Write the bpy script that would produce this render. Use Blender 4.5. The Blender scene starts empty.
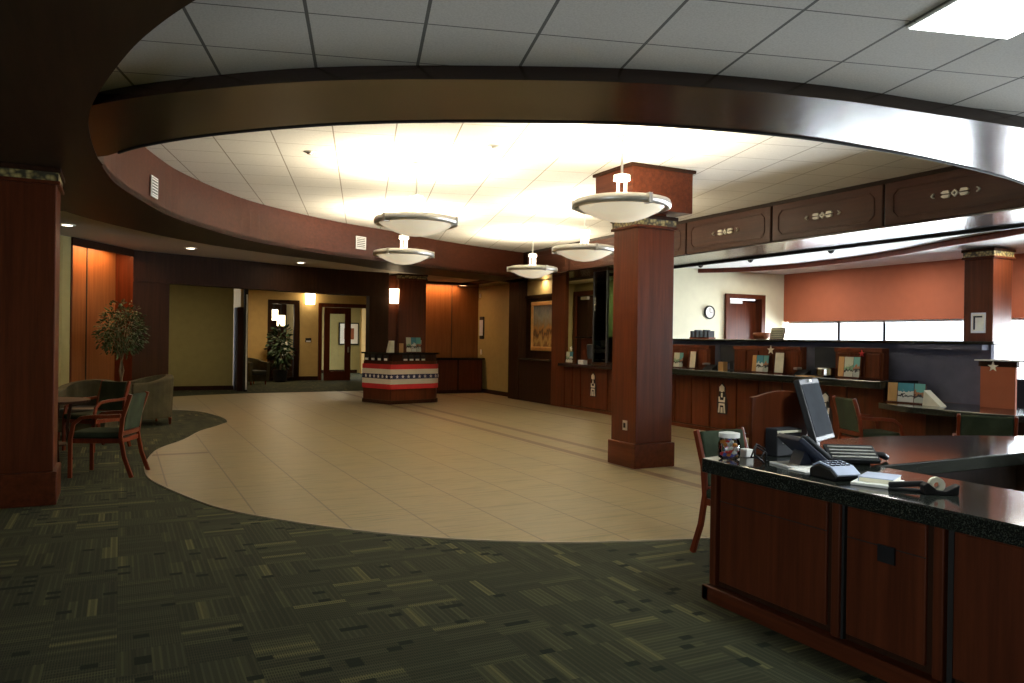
import bpy, bmesh, math, random
from mathutils import Vector, Matrix
random.seed(7)
PI = math.pi
SC = bpy.context.scene
COL = SC.collection

# ------------------------------------------------------------------ materials
def new_mat(name):
    m = bpy.data.materials.new(name); m.use_nodes = True
    nt = m.node_tree; nt.nodes.clear()
    out = nt.nodes.new('ShaderNodeOutputMaterial')
    b = nt.nodes.new('ShaderNodeBsdfPrincipled')
    nt.links.new(b.outputs[0], out.inputs[0])
    return m, nt, b

def setp(b, **k):
    for n, v in k.items():
        b.inputs[n].default_value = v

def mix(nt, fac, a, c, blend='MIX'):
    n = nt.nodes.new('ShaderNodeMix'); n.data_type = 'RGBA'; n.blend_type = blend
    for sock, v in ((0, fac), (6, a), (7, c)):
        if isinstance(v, (int, float)): n.inputs[sock].default_value = v
        elif isinstance(v, tuple): n.inputs[sock].default_value = (*v[:3], 1)
        else: nt.links.new(v, n.inputs[sock])
    return n.outputs[2]

def mth(nt, op, a, b=None, c=None):
    n = nt.nodes.new('ShaderNodeMath'); n.operation = op
    for i, v in enumerate((a, b, c)):
        if v is None: continue
        if isinstance(v, (int, float)): n.inputs[i].default_value = v
        else: nt.links.new(v, n.inputs[i])
    return n.outputs[0]

def coords(nt, scale=(1, 1, 1), rot=(0, 0, 0), loc=(0, 0, 0), kind='Object'):
    tc = nt.nodes.new('ShaderNodeTexCoord'); mp = nt.nodes.new('ShaderNodeMapping')
    nt.links.new(tc.outputs[kind], mp.inputs[0])
    mp.inputs[1].default_value = loc; mp.inputs[2].default_value = rot; mp.inputs[3].default_value = scale
    return mp.outputs[0]

def noise(nt, vec, scale=5, detail=3, rough=.5):
    n = nt.nodes.new('ShaderNodeTexNoise'); n.inputs['Scale'].default_value = scale
    n.inputs['Detail'].default_value = detail; n.inputs['Roughness'].default_value = rough
    nt.links.new(vec, n.inputs['Vector']); return n.outputs[0]

def ramp(nt, fac, stops, interp='LINEAR'):
    n = nt.nodes.new('ShaderNodeValToRGB'); n.color_ramp.interpolation = interp
    el = n.color_ramp.elements
    while len(el) < len(stops): el.new(.5)
    for e, (p, c) in zip(el, stops):
        e.position = p; e.color = (*c[:3], 1)
    nt.links.new(fac, n.inputs[0]); return n.outputs[0]

def bump(nt, b, h, strength=.2, dist=.01):
    n = nt.nodes.new('ShaderNodeBump'); n.inputs['Strength'].default_value = strength
    n.inputs['Distance'].default_value = dist
    nt.links.new(h, n.inputs['Height']); nt.links.new(n.outputs[0], b.inputs['Normal'])

def plain(name, col, rough=.5, metal=0, nvar=.12, coat=0, **k):
    m, nt, b = new_mat(name)
    n = noise(nt, coords(nt), 6, 3)
    lo = tuple(c * (1 - nvar) for c in col); hi = tuple(min(1, c * (1 + nvar)) for c in col)
    nt.links.new(ramp(nt, n, [(.3, lo), (.7, hi)]), b.inputs['Base Color'])
    setp(b, Roughness=rough, Metallic=metal, **{'Coat Weight': coat}, **k)
    return m

def wood(name, dark, light, rough=.38, coat=.03, axis='z', spec=.16):
    m, nt, b = new_mat(name)
    s = {'z': (22, 22, 1.1), 'x': (1.1, 22, 22), 'y': (22, 1.1, 22)}[axis]
    n = noise(nt, coords(nt, s), 1.0, 6, .65)
    n2 = noise(nt, coords(nt, tuple(v * .12 for v in s)), 1.0, 2)
    c = ramp(nt, n, [(.32, dark), (.68, light)])
    c = mix(nt, mth(nt, 'MULTIPLY', n2, .45), c, tuple(v * .45 for v in dark))
    nt.links.new(c, b.inputs['Base Color'])
    setp(b, Roughness=rough, **{'Coat Weight': coat, 'Coat Roughness': .16, 'Specular IOR Level': spec})
    bump(nt, b, n, .03, .002)
    return m

def emis(name, col, strength):
    m, nt, b = new_mat(name)
    n = noise(nt, coords(nt), 3, 2)
    nt.links.new(ramp(nt, n, [(.2, tuple(c * .97 for c in col)), (.8, col)]), b.inputs['Emission Color'])
    setp(b, **{'Base Color': (*col, 1), 'Emission Strength': strength, 'Roughness': .5})
    return m

M = {}
M['cherry'] = wood('cherry_wood', (.062, .0145, .0052), (.122, .030, .0105))
M['cherry_h'] = wood('cherry_wood_horizontal', (.062, .0145, .0052), (.122, .030, .0105), axis='y')
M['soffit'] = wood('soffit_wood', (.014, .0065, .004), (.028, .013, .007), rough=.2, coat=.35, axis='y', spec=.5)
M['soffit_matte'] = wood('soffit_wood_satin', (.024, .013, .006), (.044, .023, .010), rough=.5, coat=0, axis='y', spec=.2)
M['panel_wood'] = wood('carved_panel_wood', (.040, .014, .008), (.075, .027, .014), rough=.45, coat=0, axis='y', spec=.25)
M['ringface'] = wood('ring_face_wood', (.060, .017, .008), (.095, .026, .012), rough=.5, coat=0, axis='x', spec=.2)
M['walnut'] = wood('dark_mahogany', (.022, .0095, .0045), (.042, .017, .008), rough=.55, coat=0, spec=.08)
M['amber'] = wood('amber_panel_wood', (.20, .075, .022), (.29, .115, .036), rough=.42, coat=.1)
M['red_wood'] = wood('chair_red_wood', (.13, .024, .009), (.22, .042, .014), rough=.3)
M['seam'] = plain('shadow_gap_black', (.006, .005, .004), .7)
M['olive'] = plain('olive_paint', (.32, .27, .105), .75, nvar=.05)
M['yellow'] = plain('mustard_paint', (.52, .36, .14), .75, nvar=.05)
M['cream'] = plain('cream_paint', (.72, .69, .50), .75, nvar=.03)
M['orange'] = plain('terracotta_paint', (.38, .105, .045), .8, nvar=.04)
M['green_paint'] = plain('sage_paint', (.30, .32, .12), .75, nvar=.05)
M['white_ceiling'] = plain('white_plaster', (.72, .70, .67), .7, nvar=.03)
M['strip_ceiling'] = plain('grey_plaster', (.42, .39, .34), .8, nvar=.03)
M['granite'] = None
M['steel'] = plain('brushed_steel', (.74, .72, .67), .38, .8, nvar=.06)
M['chrome'] = plain('polished_metal', (.75, .75, .75), .12, 1, nvar=.03)
M['black'] = plain('black_plastic', (.012, .012, .013), .5, **{'Specular IOR Level': .2})
M['charcoal'] = plain('charcoal_plastic', (.028, .03, .034), .6, **{'Specular IOR Level': .2})
M['navy'] = plain('dark_navy_plastic', (.012, .016, .032), .5, **{'Specular IOR Level': .25})
M['greybtn'] = plain('pale_grey_keys', (.32, .32, .30), .6)
M['bluewhite'] = plain('pale_blue_plastic', (.46, .52, .68), .5)
M['paper'] = plain('white_paper', (.88, .87, .83), .7, nvar=.03)
M['cardcream'] = plain('cream_card', (.82, .79, .62), .6)
M['tan'] = plain('tan_card', (.55, .32, .12), .6)
M['green_fabric'] = plain('dark_green_fabric', (.034, .044, .026), .95, nvar=.25, **{'Specular IOR Level': .1})
M['olive_fabric'] = plain('olive_grey_fabric', (.075, .066, .040), .95, nvar=.2, **{'Specular IOR Level': .1})
M['dark_fabric'] = plain('dark_leather', (.02, .022, .018), .55)
M['grey_panel'] = plain('blue_grey_fabric_panel', (.075, .08, .125), .8, nvar=.15)
M['red'] = plain('bunting_red', (.50, .018, .022), .7)
M['white'] = plain('bunting_white', (.78, .74, .62), .7, nvar=.04)
M['blue'] = plain('bunting_navy', (.018, .02, .07), .7)
M['ivory'] = plain('ivory_inlay', (.82, .78, .66), .45, nvar=.04)
M['white_metal'] = plain('white_enamel', (.78, .78, .75), .4, nvar=.03)
M['grille'] = plain('grey_grille', (.12, .12, .11), .6)
M['terracotta_pot'] = plain('brown_clay', (.30, .09, .03), .6)
M['leaf'] = plain('leaf_green', (.022, .058, .014), .5, nvar=.5)
M['leaf_dark'] = plain('leaf_dark_green', (.016, .045, .012), .5, nvar=.5)
M['bark'] = plain('pale_bark', (.28, .22, .14), .8)
M['gold'] = plain('gilt_frame', (.72, .46, .17), .4, .4)
M['edge_trim'] = plain('carpet_edge_metal', (.30, .26, .19), .5, .2)
M['skin_red'] = plain('small_red_ornament', (.55, .02, .03), .5)
M['screen'] = plain('monitor_glass', (.06, .065, .075), .9, **{'Specular IOR Level': .0})
M['bowl'] = None

def granite():
    m, nt, b = new_mat('dark_granite')
    v = noise(nt, coords(nt), 160, 2)
    nt.links.new(ramp(nt, v, [(.42, (.008, .009, .008)), (.62, (.022, .026, .020)), (.72, (.07, .07, .06))]), b.inputs['Base Color'])
    setp(b, Roughness=.11, **{'Specular IOR Level': .6}); return m
M['granite'] = granite()

def frost():
    m, nt, b = new_mat('alabaster_glass')
    n = noise(nt, coords(nt), 4, 3)
    nt.links.new(ramp(nt, n, [(.3, (.78, .72, .56)), (.7, (.86, .81, .66))]), b.inputs['Base Color'])
    setp(b, Roughness=.25, **{'Emission Color': (1, .86, .62, 1), 'Emission Strength': .33}); return m
M['bowl'] = frost()
M['lampshade'] = emis('sconce_shade_glow', (1, .80, .50), 5)
M['bulb'] = emis('downlight_lens_glow', (1, .90, .72), 9)
M['troffer'] = emis('light_panel_diffuser', (.95, 1, .97), 6)
M['led'] = emis('cove_tube_glow', (1, .55, .25), 5)

def clear_glass(name, tint=(.8, .9, .85), rough=.02):
    m = bpy.data.materials.new(name); m.use_nodes = True
    nt = m.node_tree; nt.nodes.clear()
    out = nt.nodes.new('ShaderNodeOutputMaterial')
    tr = nt.nodes.new('ShaderNodeBsdfTransparent'); gl = nt.nodes.new('ShaderNodeBsdfGlossy')
    fr = nt.nodes.new('ShaderNodeFresnel'); fr.inputs[0].default_value = 1.45
    mx = nt.nodes.new('ShaderNodeMixShader')
    n = noise(nt, coords(nt), 2, 1)
    nt.links.new(ramp(nt, n, [(.3, tuple(c * .96 for c in tint)), (.7, tint)]), tr.inputs[0])
    gl.inputs['Roughness'].default_value = rough
    nt.links.new(fr.outputs[0], mx.inputs[0]); nt.links.new(tr.outputs[0], mx.inputs[1]); nt.links.new(gl.outputs[0], mx.inputs[2])
    nt.links.new(mx.outputs[0], out.inputs[0]); return m
M['glass'] = clear_glass('clear_glass', (.97, .99, .98))
M['green_glass'] = clear_glass('green_tinted_glass', (.33, .46, .40))

def modline(nt, x, period, off, width):
    # 1 on a grid line
    t = mth(nt, 'DIVIDE', mth(nt, 'SUBTRACT', x, off), period)
    f = mth(nt, 'FRACT', t)
    d = mth(nt, 'MINIMUM', f, mth(nt, 'SUBTRACT', 1.0, f))
    return mth(nt, 'LESS_THAN', d, width / period)

def tile_ceiling(name, sa, oa, sb, ob, wa=.009, wb=.005, line=(.16, .155, .14)):
    m, nt, b = new_mat(name)
    ph = math.radians(16)
    v = coords(nt)
    s = nt.nodes.new('ShaderNodeSeparateXYZ'); nt.links.new(v, s.inputs[0])
    X, Y = s.outputs[0], s.outputs[1]
    a = mth(nt, 'SUBTRACT', mth(nt, 'MULTIPLY', X, math.cos(ph)), mth(nt, 'MULTIPLY', Y, math.sin(ph)))
    c = mth(nt, 'ADD', mth(nt, 'MULTIPLY', X, math.sin(ph)), mth(nt, 'MULTIPLY', Y, math.cos(ph)))
    la = modline(nt, a, sa, oa, wa); lb = modline(nt, c, sb, ob, wb)
    l = mth(nt, 'MAXIMUM', la, lb)
    n = noise(nt, v, 90, 3, .7)
    base = ramp(nt, n, [(.35, (.62, .60, .55)), (.6, (.72, .70, .65))])
    col = mix(nt, l, base, line)
    nt.links.new(col, b.inputs['Base Color'])
    setp(b, Roughness=.85, **{'Specular IOR Level': .2})
    bump(nt, b, mth(nt, 'SUBTRACT', n, mth(nt, 'MULTIPLY', l, 2.0)), .25, .004)
    return m
M['ceil_near'] = tile_ceiling('ceiling_tiles_low', .577, .287, .559, 3.865)
M['ceil_dome'] = tile_ceiling('ceiling_tiles_raised', .631, -.33, .61, .2, .007, .005, (.30, .27, .22))

def white_noise(nt, vec, dim='2D'):
    n = nt.nodes.new('ShaderNodeTexWhiteNoise'); n.noise_dimensions = dim
    nt.links.new(vec, n.inputs['Vector']); return n.outputs[0]

def snap(nt, v, sx, sy):
    s = nt.nodes.new('ShaderNodeSeparateXYZ'); nt.links.new(v, s.inputs[0])
    c = nt.nodes.new('ShaderNodeCombineXYZ')
    nt.links.new(mth(nt, 'FLOOR', mth(nt, 'DIVIDE', s.outputs[0], sx)), c.inputs[0])
    nt.links.new(mth(nt, 'FLOOR', mth(nt, 'DIVIDE', s.outputs[1], sy)), c.inputs[1])
    return c.outputs[0]

def carpet():
    m, nt, b = new_mat('woven_carpet')
    v = coords(nt)
    s = nt.nodes.new('ShaderNodeSeparateXYZ'); nt.links.new(v, s.inputs[0]); X, Y = s.outputs[0], s.outputs[1]
    # random choice of weave direction per carpet square
    pick = mth(nt, 'GREATER_THAN', white_noise(nt, snap(nt, v, .30, .30)), .5)
    r1 = white_noise(nt, snap(nt, v, .30, .05)); r2 = white_noise(nt, snap(nt, v, .05, .30))
    r = mix(nt, pick, r1, r2)
    r3 = white_noise(nt, snap(nt, v, .075, .05))
    base = ramp(nt, r, [(0, (.050, .052, .030)), (.40, (.064, .066, .038)), (.70, (.085, .084, .044)), (.86, (.15, .142, .066)), (.93, (.045, .046, .028))], 'CONSTANT')
    base = mix(nt, mth(nt, 'GREATER_THAN', r3, .965), base, (.012, .014, .011))
    st1 = mth(nt, 'SINE', mth(nt, 'MULTIPLY', X, 520.0)); st2 = mth(nt, 'SINE', mth(nt, 'MULTIPLY', Y, 520.0))
    st = mix(nt, pick, st1, st2)
    stp = mix(nt, pick, mth(nt, 'SINE', mth(nt, 'MULTIPLY', Y, 190.0)), mth(nt, 'SINE', mth(nt, 'MULTIPLY', X, 190.0)))
    rib = mth(nt, 'MULTIPLY', mth(nt, 'MULTIPLY', mth(nt, 'GREATER_THAN', st, -.2), mth(nt, 'GREATER_THAN', stp, -.55)), .72)
    base = mix(nt, rib, base, (.012, .016, .013))
    f = noise(nt, v, 260, 2, .7)
    base = mix(nt, mth(nt, 'MULTIPLY', f, .5), base, (.022, .03, .022))
    nt.links.new(base, b.inputs['Base Color'])
    setp(b, Roughness=.95, **{'Specular IOR Level': .1})
    bump(nt, b, f, .5, .004)
    return m
M['carpet'] = carpet()

def stone():
    m, nt, b = new_mat('limestone_floor_tiles')
    v = coords(nt)
    s = nt.nodes.new('ShaderNodeSeparateXYZ'); nt.links.new(v, s.inputs[0]); X, Y = s.outputs[0], s.outputs[1]
    n = noise(nt, coords(nt, (1.4, 14, 1)), 1.0, 5, .6)
    tid = white_noise(nt, snap(nt, coords(nt, loc=(-.44, -.2, 0)), .62, .62))
    base = ramp(nt, n, [(.25, (.14, .125, .065)), (.40, (.235, .195, .10)), (.50, (.31, .235, .12)), (.58, (.26, .215, .115)), (.75, (.17, .165, .095))])
    base = mix(nt, mth(nt, 'MULTIPLY', tid, .28), base, (.25, .21, .14))
    g = mth(nt, 'MAXIMUM', modline(nt, X, 0.62, .44, .008), modline(nt, Y, .62, .2, .004))
    base = mix(nt, mth(nt, 'MULTIPLY', g, .85), base, (.13, .10, .07))
    def band(x0, w): return mth(nt, 'LESS_THAN', mth(nt, 'ABSOLUTE', mth(nt, 'SUBTRACT', X, x0)), w)
    bd = mth(nt, 'MAXIMUM', mth(nt, 'MAXIMUM', band(5.55, .07), band(6.06, .07)), band(8.1, .04))
    yb = mth(nt, 'MULTIPLY', mth(nt, 'LESS_THAN', mth(nt, 'ABSOLUTE', mth(nt, 'SUBTRACT', Y, 10.85)), .06), mth(nt, 'LESS_THAN', X, 1.05))
    bd = mth(nt, 'MAXIMUM', bd, yb)
    base = mix(nt, bd, base, (.13, .075, .04))
    nt.links.new(base, b.inputs['Base Color'])
    setp(b, Roughness=.42, **{'Specular IOR Level': .35})
    bump(nt, b, n, .05, .003)
    return m
M['stone'] = stone()

def mosaic():
    m, nt, b = new_mat('capital_mosaic')
    v = coords(nt, (14, 14, 14))
    vo = nt.nodes.new('ShaderNodeTexVoronoi'); nt.links.new(v, vo.inputs['Vector']); vo.inputs['Scale'].default_value = 1.6
    nt.links.new(ramp(nt, vo.outputs['Distance'], [(.15, (.45, .36, .14)), (.45, (.22, .18, .07)), (.7, (.04, .035, .02))]), b.inputs['Base Color'])
    setp(b, Roughness=.4); bump(nt, b, vo.outputs['Distance'], .6, .01); return m
M['mosaic'] = mosaic()

def brochure(name, top, mid, low, seed=0):
    m, nt, b = new_mat(name)
    v = coords(nt, (1, 1, 1), loc=(seed, seed * .7, 0))
    s = nt.nodes.new('ShaderNodeSeparateXYZ'); tc = nt.nodes.new('ShaderNodeTexCoord')
    nt.links.new(tc.outputs['Generated'], s.inputs[0])
    n = noise(nt, v, 22, 2)
    h = mth(nt, 'ADD', s.outputs[2], mth(nt, 'MULTIPLY', mth(nt, 'SUBTRACT', n, .5), .55))
    nt.links.new(ramp(nt, h, [(0, low), (.28, (.03, .03, .035)), (.38, mid), (.55, top)], 'CONSTANT'), b.inputs['Base Color'])
    setp(b, Roughness=.35); return m
M['bro_teal'] = brochure('brochure_teal_print', (.05, .25, .34), (.70, .72, .68), (.65, .66, .62))
M['bro_aqua'] = brochure('brochure_aqua_print', (.12, .38, .38), (.35, .16, .08), (.45, .50, .45), 3)
M['bro_white'] = brochure('brochure_pale_print', (.62, .66, .52), (.25, .42, .25), (.72, .72, .62), 5)

def painting():
    m, nt, b = new_mat('autumn_landscape_painting')
    tc = nt.nodes.new('ShaderNodeTexCoord'); s = nt.nodes.new('ShaderNodeSeparateXYZ')
    nt.links.new(tc.outputs['Generated'], s.inputs[0])
    n = noise(nt, coords(nt, (1, 4, 1.6)), 1.5, 6, .7); n2 = noise(nt, coords(nt), 12, 4)
    h = mth(nt, 'ADD', s.outputs[2], mth(nt, 'MULTIPLY', mth(nt, 'SUBTRACT', n, .5), .9))
    c = ramp(nt, h, [(.02, (.30, .14, .03)), (.14, (.72, .48, .16)), (.24, (.45, .22, .05)), (.32, (.07, .035, .012)), (.42, (.68, .32, .07)), (.55, (.40, .30, .16)), (.75, (.42, .42, .36)), (1, (.20, .25, .26))])
    c = mix(nt, mth(nt, 'MULTIPLY', n2, .4), c, (.06, .04, .02))
    nt.links.new(c, b.inputs['Base Color']); setp(b, Roughness=.5); return m
M['painting'] = painting()

# ------------------------------------------------------------------ mesh builder
class MB:
    def __init__(s): s.bm = bmesh.new()
    def vv(s, p): return s.bm.verts.new(p)
    def face(s, vs):
        try: return s.bm.faces.new(vs)
        except ValueError: return None
    def box(s, x0, x1, y0, y1, z0, z1, mat=None):
        P = [(x, y, z) for z in (z0, z1) for y in (y0, y1) for x in (x0, x1)]
        if mat is not None: P = [mat @ Vector(p) for p in P]
        v = [s.vv(p) for p in P]
        for f in ((0, 2, 3, 1), (4, 5, 7, 6), (0, 1, 5, 4), (2, 6, 7, 3), (0, 4, 6, 2), (1, 3, 7, 5)):
            s.face([v[i] for i in f])
        return s
    def prism(s, pts, z0, z1, mat=None):
        lo = [Vector((x, y, z0)) for x, y in pts]; hi = [Vector((x, y, z1)) for x, y in pts]
        if mat is not None: lo = [mat @ p for p in lo]; hi = [mat @ p for p in hi]
        a = [s.vv(p) for p in lo]; b = [s.vv(p) for p in hi]; n = len(pts)
        s.face(a[::-1]); s.face(b)
        for i in range(n): s.face([a[i], a[(i + 1) % n], b[(i + 1) % n], b[i]])
        return s
    def strip(s, A, B, z0, z1, closed=False):
        # solid between two plan curves of equal length
        n = len(A); L = []
        for i in range(n):
            L.append([s.vv((A[i][0], A[i][1], z0)), s.vv((B[i][0], B[i][1], z0)), s.vv((B[i][0], B[i][1], z1)), s.vv((A[i][0], A[i][1], z1))])
        for i in range(n - 1):
            for k in range(4):
                s.face([L[i][k], L[i][(k + 1) % 4], L[i + 1][(k + 1) % 4], L[i + 1][k]])
        s.face(L[0][::-1]); s.face(L[-1]); return s
    def lathe(s, prof, c=(0, 0, 0), seg=32, mat=None, cap=True):
        rings = []
        for r, z in prof:
            ring = []
            for i in range(seg):
                a = 2 * PI * i / seg
                p = Vector((c[0] + r * math.cos(a), c[1] + r * math.sin(a), c[2] + z))
                if mat is not None: p = mat @ p
                ring.append(s.vv(p))
            rings.append(ring)
        for a, b in zip(rings, rings[1:]):
            for i in range(seg): s.face([a[i], a[(i + 1) % seg], b[(i + 1) % seg], b[i]])
        if cap:
            s.face(rings[0][::-1]); s.face(rings[-1])
        return s
    def tube(s, pts, r, seg=8):
        pts = [Vector(p) for p in pts]; rs = r if isinstance(r, (list, tuple)) else [r] * len(pts)
        rings = []
        for i, p in enumerate(pts):
            d = (pts[min(i + 1, len(pts) - 1)] - pts[max(i - 1, 0)]).normalized()
            u = d.cross(Vector((0, 0, 1)))
            if u.length < 1e-3: u = Vector((1, 0, 0))
            u.normalize(); w = d.cross(u).normalized()
            rings.append([s.vv(p + (u * math.cos(2 * PI * k / seg) + w * math.sin(2 * PI * k / seg)) * rs[i]) for k in range(seg)])
        for a, b in zip(rings, rings[1:]):
            for k in range(seg): s.face([a[k], a[(k + 1) % seg], b[(k + 1) % seg], b[k]])
        s.face(rings[0][::-1]); s.face(rings[-1]); return s
    def bar(s, pts, w, h):
        # rectangular section swept along points; w across, h in the sweep plane normal
        pts = [Vector(p) for p in pts]; rings = []
        for i, p in enumerate(pts):
            d = (pts[min(i + 1, len(pts) - 1)] - pts[max(i - 1, 0)]).normalized()
            u = Vector((0, 1, 0)) if abs(d.y) < .9 else Vector((1, 0, 0))
            u = (u - d * u.dot(d)).normalized(); n = d.cross(u).normalized()
            rings.append([s.vv(p + u * a * w / 2 + n * c * h / 2) for a, c in ((-1, -1), (1, -1), (1, 1), (-1, 1))])
        for a, b in zip(rings, rings[1:]):
            for k in range(4): s.face([a[k], a[(k + 1) % 4], b[(k + 1) % 4], b[k]])
        s.face(rings[0][::-1]); s.face(rings[-1]); return s
    def ico(s, c, r, sc=(1, 1, 1), sub=2):
        bmesh.ops.create_icosphere(s.bm, subdivisions=sub, radius=r, matrix=Matrix.Translation(c) @ Matrix.Diagonal((*sc, 1)))
        return s
    def build(s, name, mat, parent=None, bevel=0, smooth=False, world=True):
        bmesh.ops.recalc_face_normals(s.bm, faces=s.bm.faces)
        me = bpy.data.meshes.new(name)
        if parent is not None and world:
            o = parent; off = Vector()
            while o is not None: off += o.location; o = o.parent
            bmesh.ops.translate(s.bm, verts=s.bm.verts, vec=-off)
        s.bm.to_mesh(me); s.bm.free()
        if smooth:
            for p in me.polygons: p.use_smooth = True
        me.materials.append(M[mat] if isinstance(mat, str) else mat)
        o = bpy.data.objects.new(name, me); COL.objects.link(o)
        if parent is not None: o.parent = parent
        if bevel:
            b = o.modifiers.new('bevel', 'BEVEL'); b.width = bevel; b.segments = 2; b.limit_method = 'ANGLE'
        if smooth:
            pass
        return o

def tag(o, label, cat, group=None, kind=None):
    o['label'] = label; o['category'] = cat
    if group: o['group'] = group
    if kind: o['kind'] = kind
    return o
def thing(name, label, cat, loc=(0, 0, 0), rz=0, group=None):
    o = bpy.data.objects.new(name, None); COL.objects.link(o); o.empty_display_size = .1
    o.location = loc; o.rotation_euler = (0, 0, rz)
    return tag(o, label, cat, group)
def struct(o, label=None):
    o['kind'] = 'structure'
    if label: o['label'] = label
    return o
def dup(root, loc, rz, label, group=None):
    r = root.copy(); COL.objects.link(r); r.location = loc; r.rotation_euler = (0, 0, rz); r['label'] = label
    if group: r['group'] = group
    for ch in list(root.children):
        c = ch.copy(); COL.objects.link(c); c.parent = r
        for g in list(ch.children):
            d = g.copy(); COL.objects.link(d); d.parent = c
    return r
def smooth_curve(pts, n=8):
    out = []
    P = [Vector((*p, 0)) for p in pts]
    for i in range(len(P) - 1):
        p0, p1, p2, p3 = P[max(i - 1, 0)], P[i], P[i + 1], P[min(i + 2, len(P) - 1)]
        for k in range(n):
            t = k / n
            q = .5 * ((2 * p1) + (p2 - p0) * t + (2 * p0 - 5 * p1 + 4 * p2 - p3) * t * t + (3 * p1 - p0 - 3 * p2 + p3) * t ** 3)
            out.append((q.x, q.y))
    out.append(tuple(P[-1][:2])); return out
def resample(pts, n):
    L = [0]
    for a, b in zip(pts, pts[1:]): L.append(L[-1] + math.dist(a, b))
    out = []; j = 0
    for i in range(n):
        t = L[-1] * i / (n - 1)
        while j < len(L) - 2 and L[j + 1] < t: j += 1
        f = (t - L[j]) / max(1e-9, L[j + 1] - L[j])
        out.append((pts[j][0] + (pts[j + 1][0] - pts[j][0]) * f, pts[j][1] + (pts[j + 1][1] - pts[j][1]) * f))
    return out
def offset(pts, d):
    out = []
    for i, p in enumerate(pts):
        a = pts[max(i - 1, 0)]; b = pts[min(i + 1, len(pts) - 1)]
        t = Vector((b[0] - a[0], b[1] - a[1])).normalized()
        out.append((p[0] - t.y * d, p[1] + t.x * d))
    return out

# ------------------------------------------------------------------ FLOOR
struct(MB().box(-6, 14.2, -4.2, 34, -.1, 0).build('floor', 'carpet'), 'dark green patterned carpet floor')
near = smooth_curve([(9.6, 5.6), (8.4, 4.9), (6.6, 4.45), (5.2, 4.48), (4.08, 4.72), (3.61, 4.86), (3.01, 5.07), (2.29, 5.51), (1.66, 6.1), (1.02, 6.95), (.68, 7.68), (.32, 9.0), (.27, 9.9)], 6)
upper = smooth_curve([(.27, 9.9), (.34, 10.66), (.49, 11.45), (.85, 12.3), (1.16, 13.3), (1.44, 13.87), (1.72, 14.5)], 4)
lobe = smooth_curve([(1.72, 14.5), (1.76, 15.13), (1.66, 15.96), (1.37, 16.93), (.6, 17.4), (-1, 17.6), (-5, 17.6)], 4)
far = [(-5, 20.4), (1.1, 20.9), (1.85, 21.3), (2.87, 21.6), (6.27, 21.8), (10, 21.8)]
poly = near + upper[1:] + lobe[1:] + far + [(10, 12.35), (9.6, 12.35)]
struct(MB().prism(poly, .0, .006).build('floor', 'stone'), 'tan limestone tile floor inset in the carpet')
e0 = near + upper[1:] + lobe[1:]
struct(MB().strip(offset(e0, -.012), offset(e0, .012), .0, .009).build('trim_1', 'edge_trim'))

# ------------------------------------------------------------------ WALLS
W = lambda n, pts, mat, z0=0, z1=3.15: struct(MB().prism(pts, z0, z1).build(n, mat))
W('wall_left', [(-6, 3.2), (-5.8, 3.2), (-5.8, 12.3), (-6, 12.3)], 'olive')
struct(MB().box(-6, -5.8, -4.2, 3.2, 0, .8).build('wall_left_lower', 'olive'))
struct(MB().box(-6, -5.8, -4.2, 3.2, 2.4, 3.15).build('wall_left_upper', 'olive'))
for i, y0 in enumerate((-4.0, -1.6, .8)):  # out-of-view windows, added to bring light onto the reception desk front
    w = struct(MB().box(-5.92, -5.88, y0, y0 + .05, .8, 2.4).box(-5.92, -5.88, y0 + 2.35, y0 + 2.4, .8, 2.4).box(-5.92, -5.88, y0, y0 + 2.4, .8, .85).box(-5.92, -5.88, y0, y0 + 2.4, 2.35, 2.4).build('window_%d' % (20 + i), 'white_metal'))
    MB().box(-5.905, -5.895, y0 + .05, y0 + 2.35, .85, 2.35).build('pane', 'glass', w)
W('wall_back', [(-6, -4.2), (14.2, -4.2), (14.2, -4), (-6, -4)], 'olive', 0, 3.3)
W('wall_left_rear', [(-5.8, 12.3), (-.86, 14.6), (-.73, 14.75), (-1.17, 15.01), (-6, 12.6)], 'olive')
# niche in the rear left wall
nd = Vector((.49, .872)); nn = Vector((-.872, .49))
a0 = Vector((-.72, 14.75)); a1 = Vector((.2, 16.3))
def npt(t, d): p = a0.lerp(a1, t) + nn * d; return (p.x, p.y)
g = struct(MB().prism([npt(-.02, .34), npt(1.02, .34), npt(1.02, .46), npt(-.02, .46)], 0, 3.15).build('wall_niche_back', 'amber'), 'amber wood panelled back of the lit niche')
struct(MB().prism([npt(1.0, 0), npt(1.02, 0), npt(1.02, .35), npt(1.0, .35)], 0, 3.15).build('wall_niche_right', 'cherry'))
struct(MB().prism([npt(-.02, -.0), npt(0, 0), npt(0, .35), npt(-.02, .35)], 0, 3.15).build('wall_niche_left', 'cherry'))
for t in (.04, .50):
    struct(MB().prism([npt(t, .33), npt(t + .012, .33), npt(t + .012, .345), npt(t, .345)], 0, 3.1).build('trim_2', 'seam'))
struct(MB().prism([npt(-.02, -.02), npt(1.0, -.02), npt(1.0, .02), npt(-.02, .02)], 3.02, 3.15).build('trim_3', 'walnut'))
tag(MB().prism([npt(.06, .10), npt(.92, .10), npt(.92, .14), npt(.06, .14)], 3.11, 3.14).build('cove_light_tube', 'led'), 'thin glowing cove tube at the top of the left wood niche', 'light')

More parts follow.
